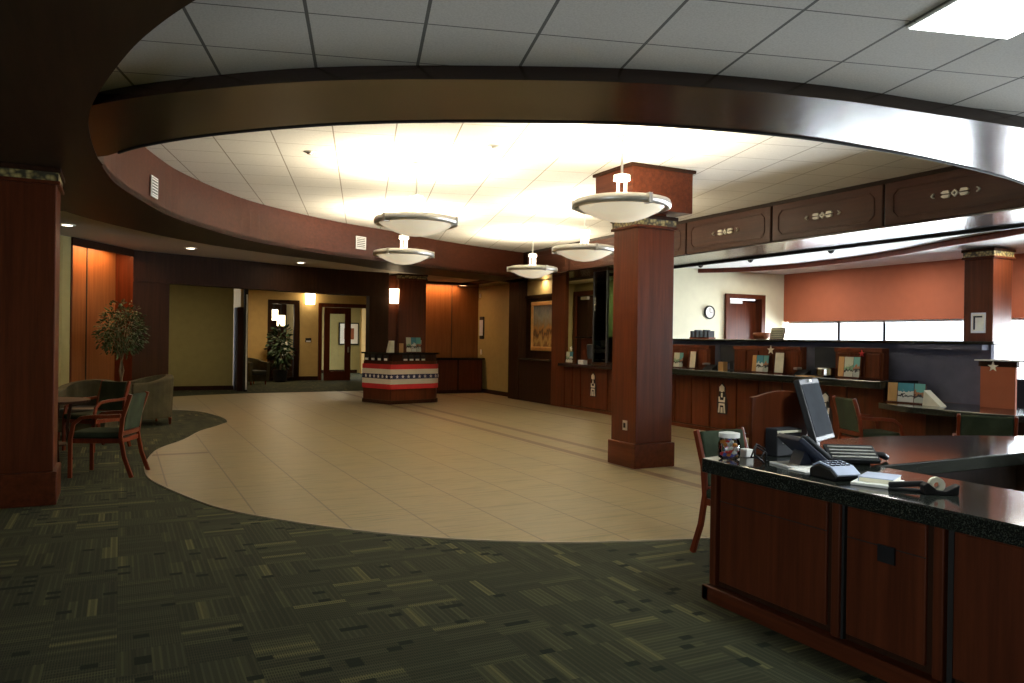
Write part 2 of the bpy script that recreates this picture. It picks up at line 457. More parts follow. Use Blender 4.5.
# pilaster and curved header beam
K = smooth_curve([(.2, 16.3), (.85, 16.6), (2.11, 17.12), (3.4, 17.7), (4.63, 18.12), (5.4, 18.25), (5.88, 18.3)], 6)
struct(MB().prism([(.2, 16.3), (.85, 16.6), (.72, 16.88), (.07, 16.58)], 0, 3.15).build('wall_pilaster_left', 'walnut'), 'dark mahogany pilaster beside the lit niche')
struct(MB().strip(K, offset(K, .28), 2.56, 3.15).build('wall_header', 'walnut'), 'curved dark mahogany header over the corridor opening')
struct(MB().strip(offset(K, -.02), offset(K, .0), 2.56, 2.64).build('trim_4', 'walnut'))
struct(MB().prism([(5.38, 18.24), (5.88, 18.3), (5.88, 18.6), (5.38, 18.54)], 0, 2.56).build('wall_pilaster_right', 'walnut'))

# alcove and corridor beyond
W('wall_alcove', [(-2.5, 23.3), (2.88, 23.3), (2.88, 23.5), (-2.5, 23.5)], 'olive')
struct(MB().box(-2.5, 2.9, 23.27, 23.3, 0, .12).build('baseboard_alcove', 'walnut'))
W('wall_alcove_left', [(-2.7, 16.0), (-2.5, 16.0), (-2.5, 23.5), (-2.7, 23.5)], 'olive')
W('wall_corridor_left', [(3.1, 23.5), (3.3, 23.5), (3.3, 28), (3.1, 28)], 'yellow')
W('wall_corridor_rear_1', [(3.2, 27.7), (4.55, 27.7), (4.55, 27.9), (3.2, 27.9)], 'yellow')
W('wall_corridor_rear_2', [(5.62, 27.7), (6.3, 27.7), (6.3, 27.9), (5.62, 27.9)], 'yellow')
struct(MB().box(4.55, 5.62, 27.7, 27.9, 2.82, 3.15).build('wall_corridor_rear_3', 'yellow'))
struct(MB().box(6.3, 8.6, 27.7, 27.9, 2.76, 3.15).build('wall_corridor_rear_4', 'yellow'))
struct(MB().box(5.62, 6.3, 27.66, 27.7, 0, .14).build('baseboard_corridor', 'walnut'))
W('wall_corridor_right', [(8.6, 21.0), (8.8, 21.0), (8.8, 27.85), (8.6, 27.85)], 'olive')
W('wall_end', [(6.5, 20.6), (9.45, 20.6), (9.45, 20.8), (6.5, 20.8)], 'amber')
# rooms beyond
W('wall_room_rear', [(3, 33), (12, 33), (12, 33.2), (3, 33.2)], 'olive')
W('wall_room_green', [(9.5, 32.2), (11.2, 32.2), (11.2, 32.4), (9.5, 32.4)], 'green_paint')
W('wall_room_divider', [(5.9, 28), (6.0, 28), (6.0, 33), (5.9, 33)], 'yellow')
W('wall_office_rear', [(3, 31.5), (5.9, 31.5), (5.9, 31.6), (3, 31.6)], 'walnut')
struct(MB().box(6.0, 9.2, 32.96, 33.0, 0, .14).build('baseboard_room', 'walnut'))
# glazed sidelight: frame + pane
w1 = struct(MB().box(4.55, 4.68, 27.62, 27.8, 0, 2.82).box(5.44, 5.62, 27.62, 27.8, 0, 2.82).box(4.68, 5.44, 27.62, 27.8, 2.68, 2.82).box(4.68, 5.44, 27.62, 27.8, 0, .12).build('window_1', 'walnut'))
MB().box(4.68, 5.44, 27.7, 27.71, .12, 2.68).build('pane', 'glass', w1)
# corridor door: frame, leaf
d1 = struct(MB().box(6.3, 6.42, 27.62, 27.85, 0, 2.76).box(8.35, 8.6, 27.62, 27.85, 0, 2.76).box(6.42, 8.35, 27.62, 27.85, 2.62, 2.76).build('door_1', 'cherry'), 'cherry wood door frame at the end of the corridor')
lf = MB().box(6.46, 6.66, 27.45, 27.5, 0, 2.6).box(7.2, 7.42, 27.45, 27.5, 0, 2.6).box(6.66, 7.2, 27.45, 27.5, 2.38, 2.6).box(6.66, 7.2, 27.45, 27.5, 0, .32).build('door_leaf', 'cherry', d1)
MB().box(6.66, 7.2, 27.47, 27.48, .32, 2.38).build('pane', 'glass', lf)
MB().box(7.3, 7.34, 27.38, 27.45, 1.0, 1.2).build('handle', 'steel', lf)
# open door leaf at corridor mouth, seen on its edge
d2 = struct(MB().box(2.92, 3.1, 22.7, 23.5, 0, 2.35).build('door_2', 'walnut'), 'dark open door leaf folded against the corridor mouth')
MB().box(3.06, 3.16, 22.45, 22.62, 0, 2.85).build('door_edge_post', 'seam', d2)
MB().box(3.105, 3.145, 22.42, 22.45, .05, 2.7).build('steel_edge', 'white_metal', d2)

# right / teller side shell
W('wall_teller_rear', [(9.55, 12.4), (11.36, 12.4), (11.36, 12.55), (9.55, 12.55)], 'cream', 0, 3.1)
W('wall_teller_rear_2', [(12.34, 12.4), (13.2, 12.4), (13.2, 12.55), (12.34, 12.55)], 'cream', 0, 3.1)
struct(MB().box(11.36, 12.34, 12.4, 12.55, 2.52, 3.1).build('wall_teller_rear_3', 'cream'))
d3 = struct(MB().box(11.30, 11.40, 12.34, 12.55, 0, 2.58).box(12.30, 12.40, 12.34, 12.55, 0, 2.58).box(11.40, 12.30, 12.34, 12.55, 2.49, 2.58).build('door_3', 'cherry'), 'cherry wood door frame in the cream wall')
dl = MB().box(11.42, 12.28, 12.50, 12.54, 0, 2.46).build('door_leaf', 'cherry', d3)
MB().box(11.44, 11.78, 12.38, 12.44, 2.38, 2.47).build('door_closer', 'white_metal', d3)
struct(MB().box(13, 13.2, -4.2, 12.55, 0, .95).build('wall_right_lower', 'orange'))
struct(MB().box(13, 13.2, -4.2, 12.55, 2.02, 3.15).build('wall_right_upper', 'orange'), 'terracotta wall above the window band')
mull = [12.3, 11.0, 9.95, 8.2, 6.2, 4.2, 2.2, .2, -1.8, -4.0]
for i in range(len(mull) - 1):
    y1, y0 = mull[i], mull[i + 1]
    w = struct(MB().box(13.06, 13.10, y0 - .014, y0 + .014, .95, 2.02).box(13.06, 13.10, y1 - .014, y1 + .014, .95, 2.02).box(13.06, 13.10, y0, y1, .95, 1.0).box(13.06, 13.10, y0, y1, 1.98, 2.02).build('window_%d' % (i + 2), 'white_metal'))
    MB().box(13.08, 13.09, y0 + .014, y1 - .014, 1.0, 1.98).build('pane', 'glass', w)

# ------------------------------------------------------------------ CEILINGS
outer_near = smooth_curve([(-.75, 6.9), (-.40, 6.1), (-.02, 5.52), (.41, 5.05), (.92, 4.59), (1.42, 4.26), (2.03, 3.93), (2.65, 3.64), (3.37, 3.42), (3.98, 3.29), (4.71, 3.2), (5.45, 3.12), (6.6, 3.1), (7.8, 3.2), (8.9, 3.4)], 6)
inner_near = smooth_curve([(-.6, 7.5), (-.19, 7.40), (.1, 6.82), (.51, 6.21), (1.12, 5.55), (1.7, 5.09), (2.41, 4.67), (3.16, 4.32), (4.05, 4.08), (4.85, 3.99), (5.95, 3.99), (7.16, 4.12), (8.0, 4.35), (8.9, 4.75)], 6)
N = 60
on = resample(outer_near, N); inn = resample(inner_near, N)
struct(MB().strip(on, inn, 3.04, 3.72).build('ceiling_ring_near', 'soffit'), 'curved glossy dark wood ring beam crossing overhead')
struct(MB().strip(offset(inn, -.0)[4:], offset(inn, .012)[4:], 3.03, 3.045).build('trim_5', 'seam'))
inner_far = smooth_curve([(-.19, 7.40), (-.13, 8.1), (-.02, 8.77), (.34, 10.0), (.74, 10.99), (1.65, 12.44), (2.6, 13.35), (3.58, 14.06), (4.97, 14.77), (5.83, 15.34), (7.2, 16.0), (8.9, 16.6)], 6)
outer_far = smooth_curve([(-1.2, 7.6), (-1.05, 9.2), (-.63, 10.86), (.1, 12.16), (1.12, 13.41), (2.5, 14.5), (3.92, 15.39), (5.17, 16.39), (6.5, 17.1), (8.0, 17.7), (9.3, 18.0)], 6)
fi = resample(inner_far, N); fo = resample(outer_far, N)
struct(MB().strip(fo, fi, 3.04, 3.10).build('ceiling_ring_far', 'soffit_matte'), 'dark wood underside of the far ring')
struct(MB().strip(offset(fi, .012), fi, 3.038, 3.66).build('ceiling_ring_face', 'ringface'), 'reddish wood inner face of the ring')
# big dark soffit on the left
left_edge = smooth_curve([(3.3, 1.0), (1.7, 1.75), (1.05, 2.30), (.70, 2.78), (.45, 3.25), (.29, 3.66), (.15, 4.06), (.02, 4.55), (-.13, 5.35), (-.21, 6.0), (-.22, 6.7), (-.19, 7.40)], 5)
lp = [(6, -4), (6, -.2)] + [(q[0] + .0, q[1]) for q in left_edge] + [(-.15, 7.7), (-1.15, 7.9)] + smooth_curve([(-1.1, 7.9), (-1.0, 9.2), (-.6, 10.86)], 5)[1:] + [(-3, 9.6), (-5.9, 8.4), (-5.9, -4)]
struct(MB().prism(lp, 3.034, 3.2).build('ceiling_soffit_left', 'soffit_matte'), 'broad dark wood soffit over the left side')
# ceilings
mid = on[::3] + [on[-1]]
struct(MB().prism([(.8, -4.1)] + [(-.25, 6.2)] + [(p[0] + .05, p[1] + .08) for p in mid] + [(10.2, 3.6), (13.1, 3.6), (13.1, -4.1)], 3.12, 3.2).build('ceiling_near', 'ceil_near'), 'grey tile ceiling above the viewer')
struct(MB().box(-.6, 9.0, 3.3, 17, 3.66, 3.72).build('ceiling_dome', 'ceil_dome'), 'raised bright tile ceiling inside the ring')
sp = [(p[0] - .0, p[1] - .0) for p in fo[::4]]
struct(MB().prism([(-5.9, 8)] + [(-3, 9.3), (-1.0, 9.8)] + [(fo[i][0] + .1, fo[i][1] - .05) for i in range(18, N, 4)] + [(9.4, 17.8), (10.9, 17.8), (10.9, 33.2), (-5.9, 33.2)], 3.15, 3.25).build('ceiling_far', 'strip_ceiling'), 'plain grey ceiling outside the ring')
struct(MB().box(9.75, 13.15, 3.6, 17.9, 3.06, 3.12).build('ceiling_teller', 'white_ceiling'), 'white ceiling over the tellers')
# curved red trim and lower ceiling behind it
rc = smooth_curve([(9.85, 13.2), (10.25, 12.73), (11.0, 11.9), (11.32, 11.0), (11.35, 10.0), (11.23, 9.03), (10.95, 8.0), (10.61, 7.17), (10.3, 6.2), (10.0, 5.3), (9.8, 4.6)], 6)
struct(MB().strip(rc, offset(rc, .04), 2.975, 3.06).build('trim_6', 'red_wood'))
# soffit above tellers with carved panels
sf = struct(MB().box(8.68, 9.78, 3.0, 20.6, 3.04, 3.72).build('ceiling_teller_soffit', 'soffit'), 'long dark wood soffit above the teller line')
struct(MB().box(9.74, 9.80, 3.0, 20.6, 3.0, 3.06).build('trim_7', 'seam'))
seams = [16.3, 14.35, 12.42, 10.47, 8.52, 6.62, 4.72, 3.0]
NUMW = ['second-largest', '']
plabels = ['dark soffit panel with ivory inlay nearest the viewer, at the far right of the frame', 'dark soffit panel with ivory inlay, second from the right, above the terracotta wall',
           'dark soffit panel with ivory inlay, third from the right, above the wall clock door', 'short soffit panel partly hidden by the tall center column',
           'soffit panel directly behind the tall center column', 'far soffit panel left of the center column', ]
for i in range(len(seams) - 1):
    y1, y0 = seams[i] - .02, seams[i + 1] + .02
    k = len(seams) - 2 - i
    # panel field with a carved raised rim
    pn = struct(MB().box(8.655, 8.69, y0, y1, 3.06, 3.60).build('trim_%d' % (10 + i), 'panel_wood', bevel=.006), 'dark wood soffit panel')
    rim = MB()
    c = .07
    yy0, yy1, zz0, zz1 = y0 + .12, y1 - .12, 3.15, 3.51
    O = [(yy0, zz0 + c), (yy0 + c, zz0), (yy1 - c, zz0), (yy1, zz0 + c), (yy1, zz1 - c), (yy1 - c, zz1), (yy0 + c, zz1), (yy0, zz1 - c)]
    for p, q in zip(O, O[1:] + O[:1]):
        rim.bar([(8.65, p[0], p[1]), (8.65, q[0], q[1])], .012, .012)
    rim.build('carved_rim', 'panel_wood', pn)
    if i >= 2 and i <= 6:
        yc = (y0 + y1) / 2; e = MB(); zc = 3.33
        X0, X1 = 8.628, 8.656
        def pl(pts): # polygon in (y,z) extruded along x
            a = [e.vv((X0, y, z)) for y, z in pts]; b = [e.vv((X1, y, z)) for y, z in pts]
            e.face(a); e.face(b[::-1])
            for j in range(len(pts)): e.face([a[j], a[(j + 1) % len(pts)], b[(j + 1) % len(pts)], b[j]])
        for s in (-1, 1):
            for tz in (-1, 1):
                pl([(yc + s * .06, zc + tz * .008), (yc + s * .15, zc + tz * .008), (yc + s * .17, zc + tz * .022), (yc + s * .14, zc + tz * .042), (yc + s * .075, zc + tz * .042)])
            pl([(yc + s * .27, zc + .028), (yc + s * .30, zc), (yc + s * .285, zc), (yc + s * .255, zc + .026)])
            pl([(yc + s * .27, zc - .028), (yc + s * .30, zc), (yc + s * .285, zc), (yc + s * .255, zc - .026)])
        r1, r2 = .045, .022
        for q in range(4):
            a = q * PI / 2; b2 = a + PI / 2
            pl([(yc + r1 * math.cos(a), zc + r1 * math.sin(a)), (yc + r1 * math.cos(b2), zc + r1 * math.sin(b2)), (yc + r2 * math.cos(b2), zc + r2 * math.sin(b2)), (yc + r2 * math.cos(a), zc + r2 * math.sin(a))])
        e.build('inlay', 'ivory', pn)['label'] = 'ivory inlay with diamond and arrowheads'

# ------------------------------------------------------------------ COLUMNS
def column(name, label, x0, x1, y0, y1, top, box=None, outlet=None, notch=0):
    t = thing(name, label, 'column', ((x0 + x1) / 2, (y0 + y1) / 2, 0))
    MB().box(x0, x1, y0, y1, .30, top - .12).build('shaft', 'cherry', t, .008)
    MB().box(x0 - .03, x1 + .03, y0 - .03, y1 + .03, 0, .30).build('base', 'cherry_h', t, .01)
    MB().box(x0 - .03, x1 + .03, y0 - .03, y1 + .03, top - .155, top - .12).build('collar', 'cherry_h', t, .008)
    MB().box(x0 - .015, x1 + .015, y0 - .015, y1 + .015, top - .12, top - .045).build('mosaic_band', 'mosaic', t)
    MB().box(x0 - .035, x1 + .035, y0 - .035, y1 + .035, top - .045, top).build('cap', 'walnut', t, .008)
    return t
c1 = column('column', 'tall cherry wood column in the middle of the lobby, under a square ceiling box', 5.575, 6.125, 7.63, 8.15, 3.09)
MB().box(5.36, 6.27, 7.47, 8.26, 3.13, 3.64).box(5.62, 6.02, 7.66, 8.07, 3.09, 3.13).build('ceiling_box', 'cherry_h', c1, .006)
MB().box(5.33, 6.30, 7.44, 8.29, 3.62, 3.66).build('crown_moulding', 'walnut', c1, .006)
op = MB().box(5.56, 5.575, 7.80, 7.88, .45, .57).build('outlet_plate', 'steel', c1)
MB().box(5.555, 5.561, 7.82, 7.86, .48, .54).build('socket', 'black', op)
column('column', 'dark column at the left edge of the view, in shadow', -1.12, -.53, 8.07, 8.6, 3.04)
c3 = column('column', 'wood column on the far side behind the bunting-wrapped kiosk', 6.14, 6.86, 18.3, 18.95, 3.15)
MB().box(5.9, 6.14, 18.45, 18.95, 0, 3.1).build('side_panel', 'cherry', c3)
MB().box(6.66, 6.74, 18.285, 18.30, 1.38, 1.50).build('light_switch', 'white_metal', c3)
c4 = column('column', 'wood column on the right in front of the window band, holding a small framed notice', 11.72, 12.2, 7.07, 7.52, 3.04)
n4 = tag(MB().box(11.70, 11.72, 7.17, 7.39, 1.75, 2.06).build('framed_notice', 'white_metal'), 'small framed notice hung on the right column', 'picture frame')
MB().box(11.693, 11.702, 7.19, 7.37, 1.78, 2.03).build('sheet', 'cardcream', n4)
MB().box(11.687, 11.695, 7.32, 7.345, 1.80, 2.01).box(11.687, 11.695, 7.21, 7.32, 1.985, 2.01).build('print', 'seam', n4)

# ------------------------------------------------------------------ PENDANTS
def pendant(label):
    t = thing('pendant_lamp', label, 'lamp', (0, 0, 0), 0, 'steel bowl pendants')
    # local z=0 at ceiling (3.66)
    prof = [(.03, -.885), (.15, -.868), (.28, -.825), (.39, -.77), (.45, -.725), (.455, -.705), (.435, -.705), (.38, -.745), (.27, -.80), (.15, -.84), (.03, -.858)]
    MB().lathe(prof, seg=40).build('glass_bowl', 'bowl', t, smooth=True)
    MB().lathe([(.44, -.735), (.475, -.755), (.50, -.745), (.508, -.71), (.495, -.672), (.455, -.66), (.44, -.67), (.462, -.71)], seg=48, cap=False).build('rim', 'steel', t, smooth=True)
    MB().lathe([(.06, -.46), (.085, -.455), (.085, -.40), (.03, -.385)], seg=20).build('collar', 'steel', t)
    st = MB().lathe([(.012, -.40), (.012, 0)], seg=8)
    for k in range(4):
        a = k * PI / 2 + .4
        st.lathe([(.008, -.86), (.008, -.42)], c=(.055 * math.cos(a), .055 * math.sin(a), 0), seg=6)
    st.build('stem', 'steel', t)
    MB().lathe([(.02, -.03), (.065, -.02), (.065, 0)], seg=20).build('ceiling_canopy', 'steel', t)
    for k in range(3):
        a = k * 2 * PI / 3 + .5
        mt = Matrix.Rotation(a, 4, 'Z')
        MB().box(.43, .515, -.02, .02, -.76, -.66, mt).build('clip', 'steel', t)
    return t
pens = [((4.59, 6.58), 'bowl pendant hanging nearest, in front of the tall center column', .98), ((3.16, 8.8), 'bowl pendant above the kiosk, the higher and nearer of the left pair', 1.0),
        ((4.2, 12.3), 'bowl pendant just below and behind another at left, over the kiosk', 1.0), ((7.3, 13.5), 'smallest bowl pendant, hanging centrally before the painting niche', 1.0),
        ((6.40, 10.15), 'bowl pendant half hidden behind the tall center column', 1.0)]
proto = None
lamp_pos = []
for (x, y), lb, sc in pens:
    if proto is None:
        proto = pendant(lb); proto.location = (x, y, 3.66); r = proto
    else: r = dup(proto, (x, y, 3.66), .3 * x, lb)
    lamp_pos.append((x, y))

# ------------------------------------------------------------------ CEILING FIXTURES
def disc_light(x, y, z, label):
    t = thing('recessed_light', label, 'light', (x, y, z), 0, 'recessed downlights in the grey ceiling')
    MB().lathe([(.075, -.012), (.105, -.012), (.11, 0)], seg=28, cap=False).build('trim_ring', 'white_metal', t, world=False)
    MB().lathe([(.078, -.006), (.03, -.005), (.001, -.0045)], seg=28).build('lens', 'bulb', t, world=False)
    return t
disc_light(-.72, 13.1, 3.148, 'recessed downlight just right of the dark left column')
disc_light(1.13, 15.32, 3.148, 'recessed downlight above the armchair and olive wall, middle of the three')
disc_light(3.45, 16.9, 3.148, 'recessed downlight above the corridor opening, rightmost of the three')
t = thing('ceiling_light_panel', 'bright square light panel in the tile ceiling at upper right', 'light', (3.64, 2.16, 3.12), -math.radians(16))
MB().box(-.29, .29, -.29, .29, -.01, .0).build('frame', 'white_metal', t, world=False)
MB().box(-.28, .28, -.28, .28, -.014, -.009).build('diffuser', 'troffer', t, world=False)
def vent(p, ang, z, label):
    t = thing('wall_vent', label, 'vent', (p[0], p[1], z), ang, 'vents on the ring face')
    MB().box(-.125, .125, -.012, .004, -.12, .12).build('frame', 'white_metal', t, .003, world=False)
    mm = MB()
    for k in range(6): mm.box(-.10, .10, -.018, -.012, -.095 + k * .034, -.082 + k * .034)
    mm.build('louvre', 'paper', t, world=False)
    MB().box(-.10, .10, -.0135, -.0120, -.10, .10).build('recess', 'grille', t, world=False)
def face_at(pts, i):
    a, b = pts[i - 1], pts[i + 1]; return pts[i], math.atan2(b[1] - a[1], b[0] - a[0])
i1 = min(range(N), key=lambda i: abs(fi[i][1] - 9.9)); p, a = face_at(fi, i1); nrm = (math.sin(a), -math.cos(a))
vent((p[0] + nrm[0] * .012, p[1] + nrm[1] * .012), a, 3.27, 'white square vent on the reddish ring face at far left')
i2 = min(range(1, N - 1), key=lambda i: abs(fi[i][0] - 4.05)); p, a = face_at(fi, i2); nrm = (math.sin(a), -math.cos(a))
vent((p[0] + nrm[0] * .012, p[1] + nrm[1] * .012), a, 3.335, 'white square vent on the ring face beside the left pair of pendants')
for (x, y), lb in (((1.9, 8.9), 'small dark sprinkler plate in the raised ceiling, toward the left'), ((5.55, 5.75), 'small dark sprinkler plate in the raised ceiling, right of the column box'), ((3.6, 7.6), 'small sprinkler plate in the raised ceiling, above the left pendants')):
    tag(MB().lathe([(.02, -.03), (.035, -.012), (.06, -.008), (.065, 0)], c=(x, y, 3.66), seg=16).build('sprinkler_head', 'steel'), lb, 'sprinkler', 'ceiling sprinklers')
for (x, y), lb in (((9.92, 11.56), 'black security camera dome farthest along the teller ceiling'), ((9.98, 10.31), 'black security camera dome in the middle of the teller ceiling'), ((10.0, 8.58), 'black security camera dome nearest, over the teller ceiling')):
    t = thing('security_camera', lb, 'camera', (x, y, 3.062), 0, 'dome cameras')
    MB().lathe([(.075, 0), (.075, -.02), (.055, -.025)], seg=20).build('housing', 'charcoal', t, world=False)
    MB().lathe([(.055, -.02), (.05, -.05), (.03, -.075), (.005, -.085)], seg=20).build('dome', 'black', t, world=False, smooth=True)

# ------------------------------------------------------------------ SCONCES
def sconce(x, y, z, label, rz=0, w=.24, h=.36):
    t = thing('wall_sconce', label, 'lamp', (x, y, z), rz, 'glowing wall sconces')
    MB().box(-.05, .05, -.03, 0, -.1, .1).build('backplate', 'steel', t, world=False)
    MB().lathe([(w * .45, -h / 2), (w * .5, h / 2)], c=(0, -w * .55, 0), seg=20).build('shade', 'lampshade', t, world=False, smooth=False)
    return t
sconce(6.02, 18.43, 2.58, 'glowing sconce on the column behind the kiosk')
sconce(5.96, 27.7, 2.90, 'glowing sconce on the yellow pier at the end of the corridor', w=.36, h=.42)
th = tag(MB().box(5.85, 6.05, 27.66, 27.705, 1.35, 1.5).build('thermostat', 'black'), 'small dark thermostat on the yellow pier', 'thermostat')
MB().box(5.87, 6.03, 27.645, 27.66, 1.36, 1.41).build('display', 'white_metal', th)

# ------------------------------------------------------------------ TELLER LINE
def teller_cabinet(y0, y1, label, nseams, emblem=False, mat='cherry'):
    t = thing('teller_cabinet', label, 'cabinet', (9.3, (y0 + y1) / 2, 0), 0, 'teller line cabinets')
    MB().box(9.12, 9.6, y0 + .004, y1 - .004, .0, .965).build('body', 'walnut', t)
    w = (y1 - y0) / nseams
    for k in range(nseams):
        MB().box(9.09, 9.12, y0 + k * w + .015, y0 + (k + 1) * w - .015, .09, .95).build('front_panel', mat, t, .006)
    MB().box(9.10, 9.13, y0 + .004, y1 - .004, 0, .07).build('toe_kick', mat, t)
    if emblem:
        yc = (y0 + y1) / 2; e = MB(); zc = .34
        def q(pts, X0=9.066, X1=9.078):
            a = [e.vv((X0, yc - y, z)) for y, z in pts]; b = [e.vv((X1, yc - y, z)) for y, z in pts]
            e.face(a); e.face(b[::-1])
            for j in range(len(pts)): e.face([a[j], a[(j + 1) % len(pts)], b[(j + 1) % len(pts)], b[j]])
        o = [(y, zc + z) for y, z in ((-.11, 0), (.11, 0), (.125, .12), (.115, .25), (.07, .33), (.075, .45), (.0, .53), (-.075, .45), (-.07, .33), (-.115, .25), (-.125, .12))]
        a = MB(); A = [a.vv((9.078, yc - y, z)) for y, z in o]; B = [a.vv((9.092, yc - y, z)) for y, z in o]
        a.face(A); a.face(B[::-1])
        for j in range(len(o)): a.face([A[j], A[(j + 1) % len(o)], B[(j + 1) % len(o)], B[j]])
        pq = a.build('emblem_plaque', 'seam', t)
        Z = lambda L: [(y, zc + z) for y, z in L]
        q(Z([(0, .50), (.055, .455), (.055, .38), (.035, .40), (.02, .37), (-.02, .37), (-.035, .40), (-.055, .38), (-.055, .455)]))
        q(Z([(-.015, .28), (.015, .28), (.015, .355), (-.015, .355)]))
        q(Z([(-.07, .20), (.07, .20), (.075, .29), (.055, .29), (.045, .235), (-.045, .235), (-.055, .29), (-.075, .29)]))
        q(Z([(-.085, .02), (-.055, .02), (-.045, .145), (.045, .145), (.055, .02), (.085, .02), (.065, .18), (-.065, .18)]))
        q(Z([(-.022, .02), (.022, .02), (.018, .115), (-.018, .115)]))
        e.build('tower_emblem', 'ivory', pq)
    return t
teller_cabinet(6.9, 7.5, 'teller cabinet at the right end of the line', 1)
teller_cabinet(7.5, 8.2, 'teller cabinet with a white tower emblem, mostly behind the tilted monitor', 1, True)
teller_cabinet(8.2, 9.66, 'teller cabinet with plain panels between two emblem cabinets, right of the column', 3)
teller_cabinet(9.66, 10.32, 'teller cabinet with a white tower emblem, right of the tall column', 1, True)
teller_cabinet(10.32, 11.7, 'teller cabinet with plain panels directly right of the tall column', 3)
teller_cabinet(11.7, 13.45, 'teller cabinet hidden behind the tall column', 3)
teller_cabinet(13.45, 14.5, 'teller cabinet with a white tower emblem, left of the tall column', 1, True)
teller_cabinet(14.5, 15.2, 'teller cabinet at the left end next to the painting niche', 2)
tag(MB().box(8.85, 9.62, 6.78, 13.19, .967, 1.07).build('teller_counter_top', 'granite', bevel=.01), 'long dark granite teller ledge right of the center column', 'countertop')
tag(MB().box(8.9, 9.62, 13.19, 15.19, .967, 1.03).build('teller_counter_top', 'granite', bevel=.01), 'short dark granite ledge at the bay left of the center column', 'countertop')
# upper hutches and back partition
def hutch(y0, y1, label, mat='cherry'):
    t = thing('teller_hutch', label, 'hutch', (9.45, (y0 + y1) / 2, 1.07), 0, 'teller hutches')
    MB().box(9.33, 9.44, y0, y1, 1.07, 1.5).build('body', mat, t, .004)
    n = max(2, round((y1 - y0) / .3)); w = (y1 - y0 - .06) / n
    for k in range(n):
        MB().box(9.31, 9.33, y0 + .03 + k * w + .02, y0 + .03 + (k + 1) * w - .02, 1.09, 1.42).build('front_panel', mat, t, .005)
    MB().box(9.30, 9.34, y0, y1, 1.44, 1.5).build('top_rail', mat, t, .004)
    return t
hutch(10.58, 12.0, 'wood hutch directly right of the tall column, with two small displays')
hutch(8.53, 9.98, 'wood hutch in the middle of the teller line with a white star')
hutch(7.1, 7.9, 'wood hutch at the right end of the teller line with a red ornament')
t = thing('teller_partition', 'long blue-grey partition with a dark cap shelf behind the hutches', 'partition', (9.8, 9, 0))
MB().box(9.76, 9.82, 6.8, 12.2, 0, 1.57).box(9.76, 9.82, 5.9, 6.8, .80, 1.57).build('fabric_panel', 'grey_panel', t)
MB().box(9.56, 9.9, 5.75, 12.3, 1.57, 1.61).build('cap_shelf', 'granite', t, .008)
MB().box(9.6, 9.76, 5.92, 7.09, 1.5, 1.565).build('top_rail', 'grey_panel', t)

# ---- lower desk on the right
t = thing('service_desk', 'lower curved granite-topped desk at the right end of the tellers', 'desk', (9.3, 6, 0))
pts = smooth_curve([(8.78, 6.75), (8.56, 6.2), (8.58, 5.6), (8.72, 4.9), (8.95, 4.3), (9.3, 4.0)], 5) + [(9.75, 4.1), (9.75, 6.75)]
MB().prism(pts, .725, .80).build('desk_top', 'granite', t, .006)
MB().box(8.8, 9.7, 6.1, 6.72, 0, .725).build('pedestal', 'cherry', t, .005)
MB().prism([(8.8, 6.1), (8.78, 5.5), (8.9, 4.9), (9.15, 4.3), (9.18, 4.32), (8.93, 4.92), (8.81, 5.5), (8.83, 6.1)], 0, .725).build('modesty_panel', 'walnut', t)
MB().box(9.6, 9.68, 4.2, 4.28, 0, .725).build('leg', 'walnut', t)

t = thing('desk_divider', 'terracotta divider panel with a dark band and white star on the right desk', 'divider', (9.5, 5.65, .8))
MB().box(9.5, 9.53, 5.45, 5.87, .80, 1.30).build('panel', 'orange', t)
MB().box(9.49, 9.54, 5.43, 5.89, 1.30, 1.37).build('dark_band', 'walnut', t)
MB().box(9.42, 9.62, 5.05, 5.90, 1.37, 1.385).build('glass_shelf', 'white_metal', t)

def star(bm, c, r, ax, th=.012, rot=0):
    # five-pointed star, normal along -X (ax='x') or -Y (ax='y')
    P = []
    for k in range(10):
        a = PI / 2 + k * PI / 5 + rot; rr = r if k % 2 == 0 else r * .4
        P.append((rr * math.cos(a), rr * math.sin(a)))
    def pt(u, v, d): return (c[0] + d, c[1] + u, c[2] + v) if ax == 'x' else (c[0] + u, c[1] + d, c[2] + v)
    A = [bm.vv(pt(u, v, 0)) for u, v in P]; B = [bm.vv(pt(u, v, th)) for u, v in P]
    cA = bm.vv(pt(0, 0, -.006)); cB = bm.vv(pt(0, 0, th))
    for k in range(10):
        j = (k + 1) % 10
        bm.face([A[k], A[j], cA]); bm.face([B[j], B[k], cB]); bm.face([A[k], B[k], B[j], A[j]])

tag((lambda b: (star(b, (9.466, 5.70, 1.30), .065, 'x'), b.build('star_ornament', 'ivory'))[1])(MB()), 'white star on the terracotta divider of the right desk', 'ornament', 'white stars')

# ---- display stands
def stand(loc, rz, cards, h, label, group='brochure displays', zc=0, back='cherry'):
    t = thing('brochure_stand', label, 'brochure stand', loc, rz, group)
    w = sum(c[0] for c in cards) + .012 * (len(cards) + 1)
    mt = Matrix.Rotation(math.radians(-5), 4, 'X')
    MB().box(-w / 2, w / 2, .0, .012, 0.0, h * .96, mt).build('backboard', back, t, world=False)
    MB().box(-w / 2, w / 2, -.035, .07, 0, .014).build('base', back, t, world=False)
    x = -w / 2 + .012
    for cw, mat in cards:
        MB().box(x, x + cw, -.008, 0, .018, h, mt).build('brochure', mat, t, world=False)
        x += cw + .012
    return t
F = -PI / 2  # facing -X
stand((9.22, 11.33, 1.07), F, [(.15, 'bro_white'), (.09, 'bro_aqua')], .28, 'small two-brochure stand at the left end of the long ledge')
stand((9.22, 10.93, 1.07), F, [(.14, 'cardcream')], .31, 'cream card in a stand, left one of the two on the long ledge')
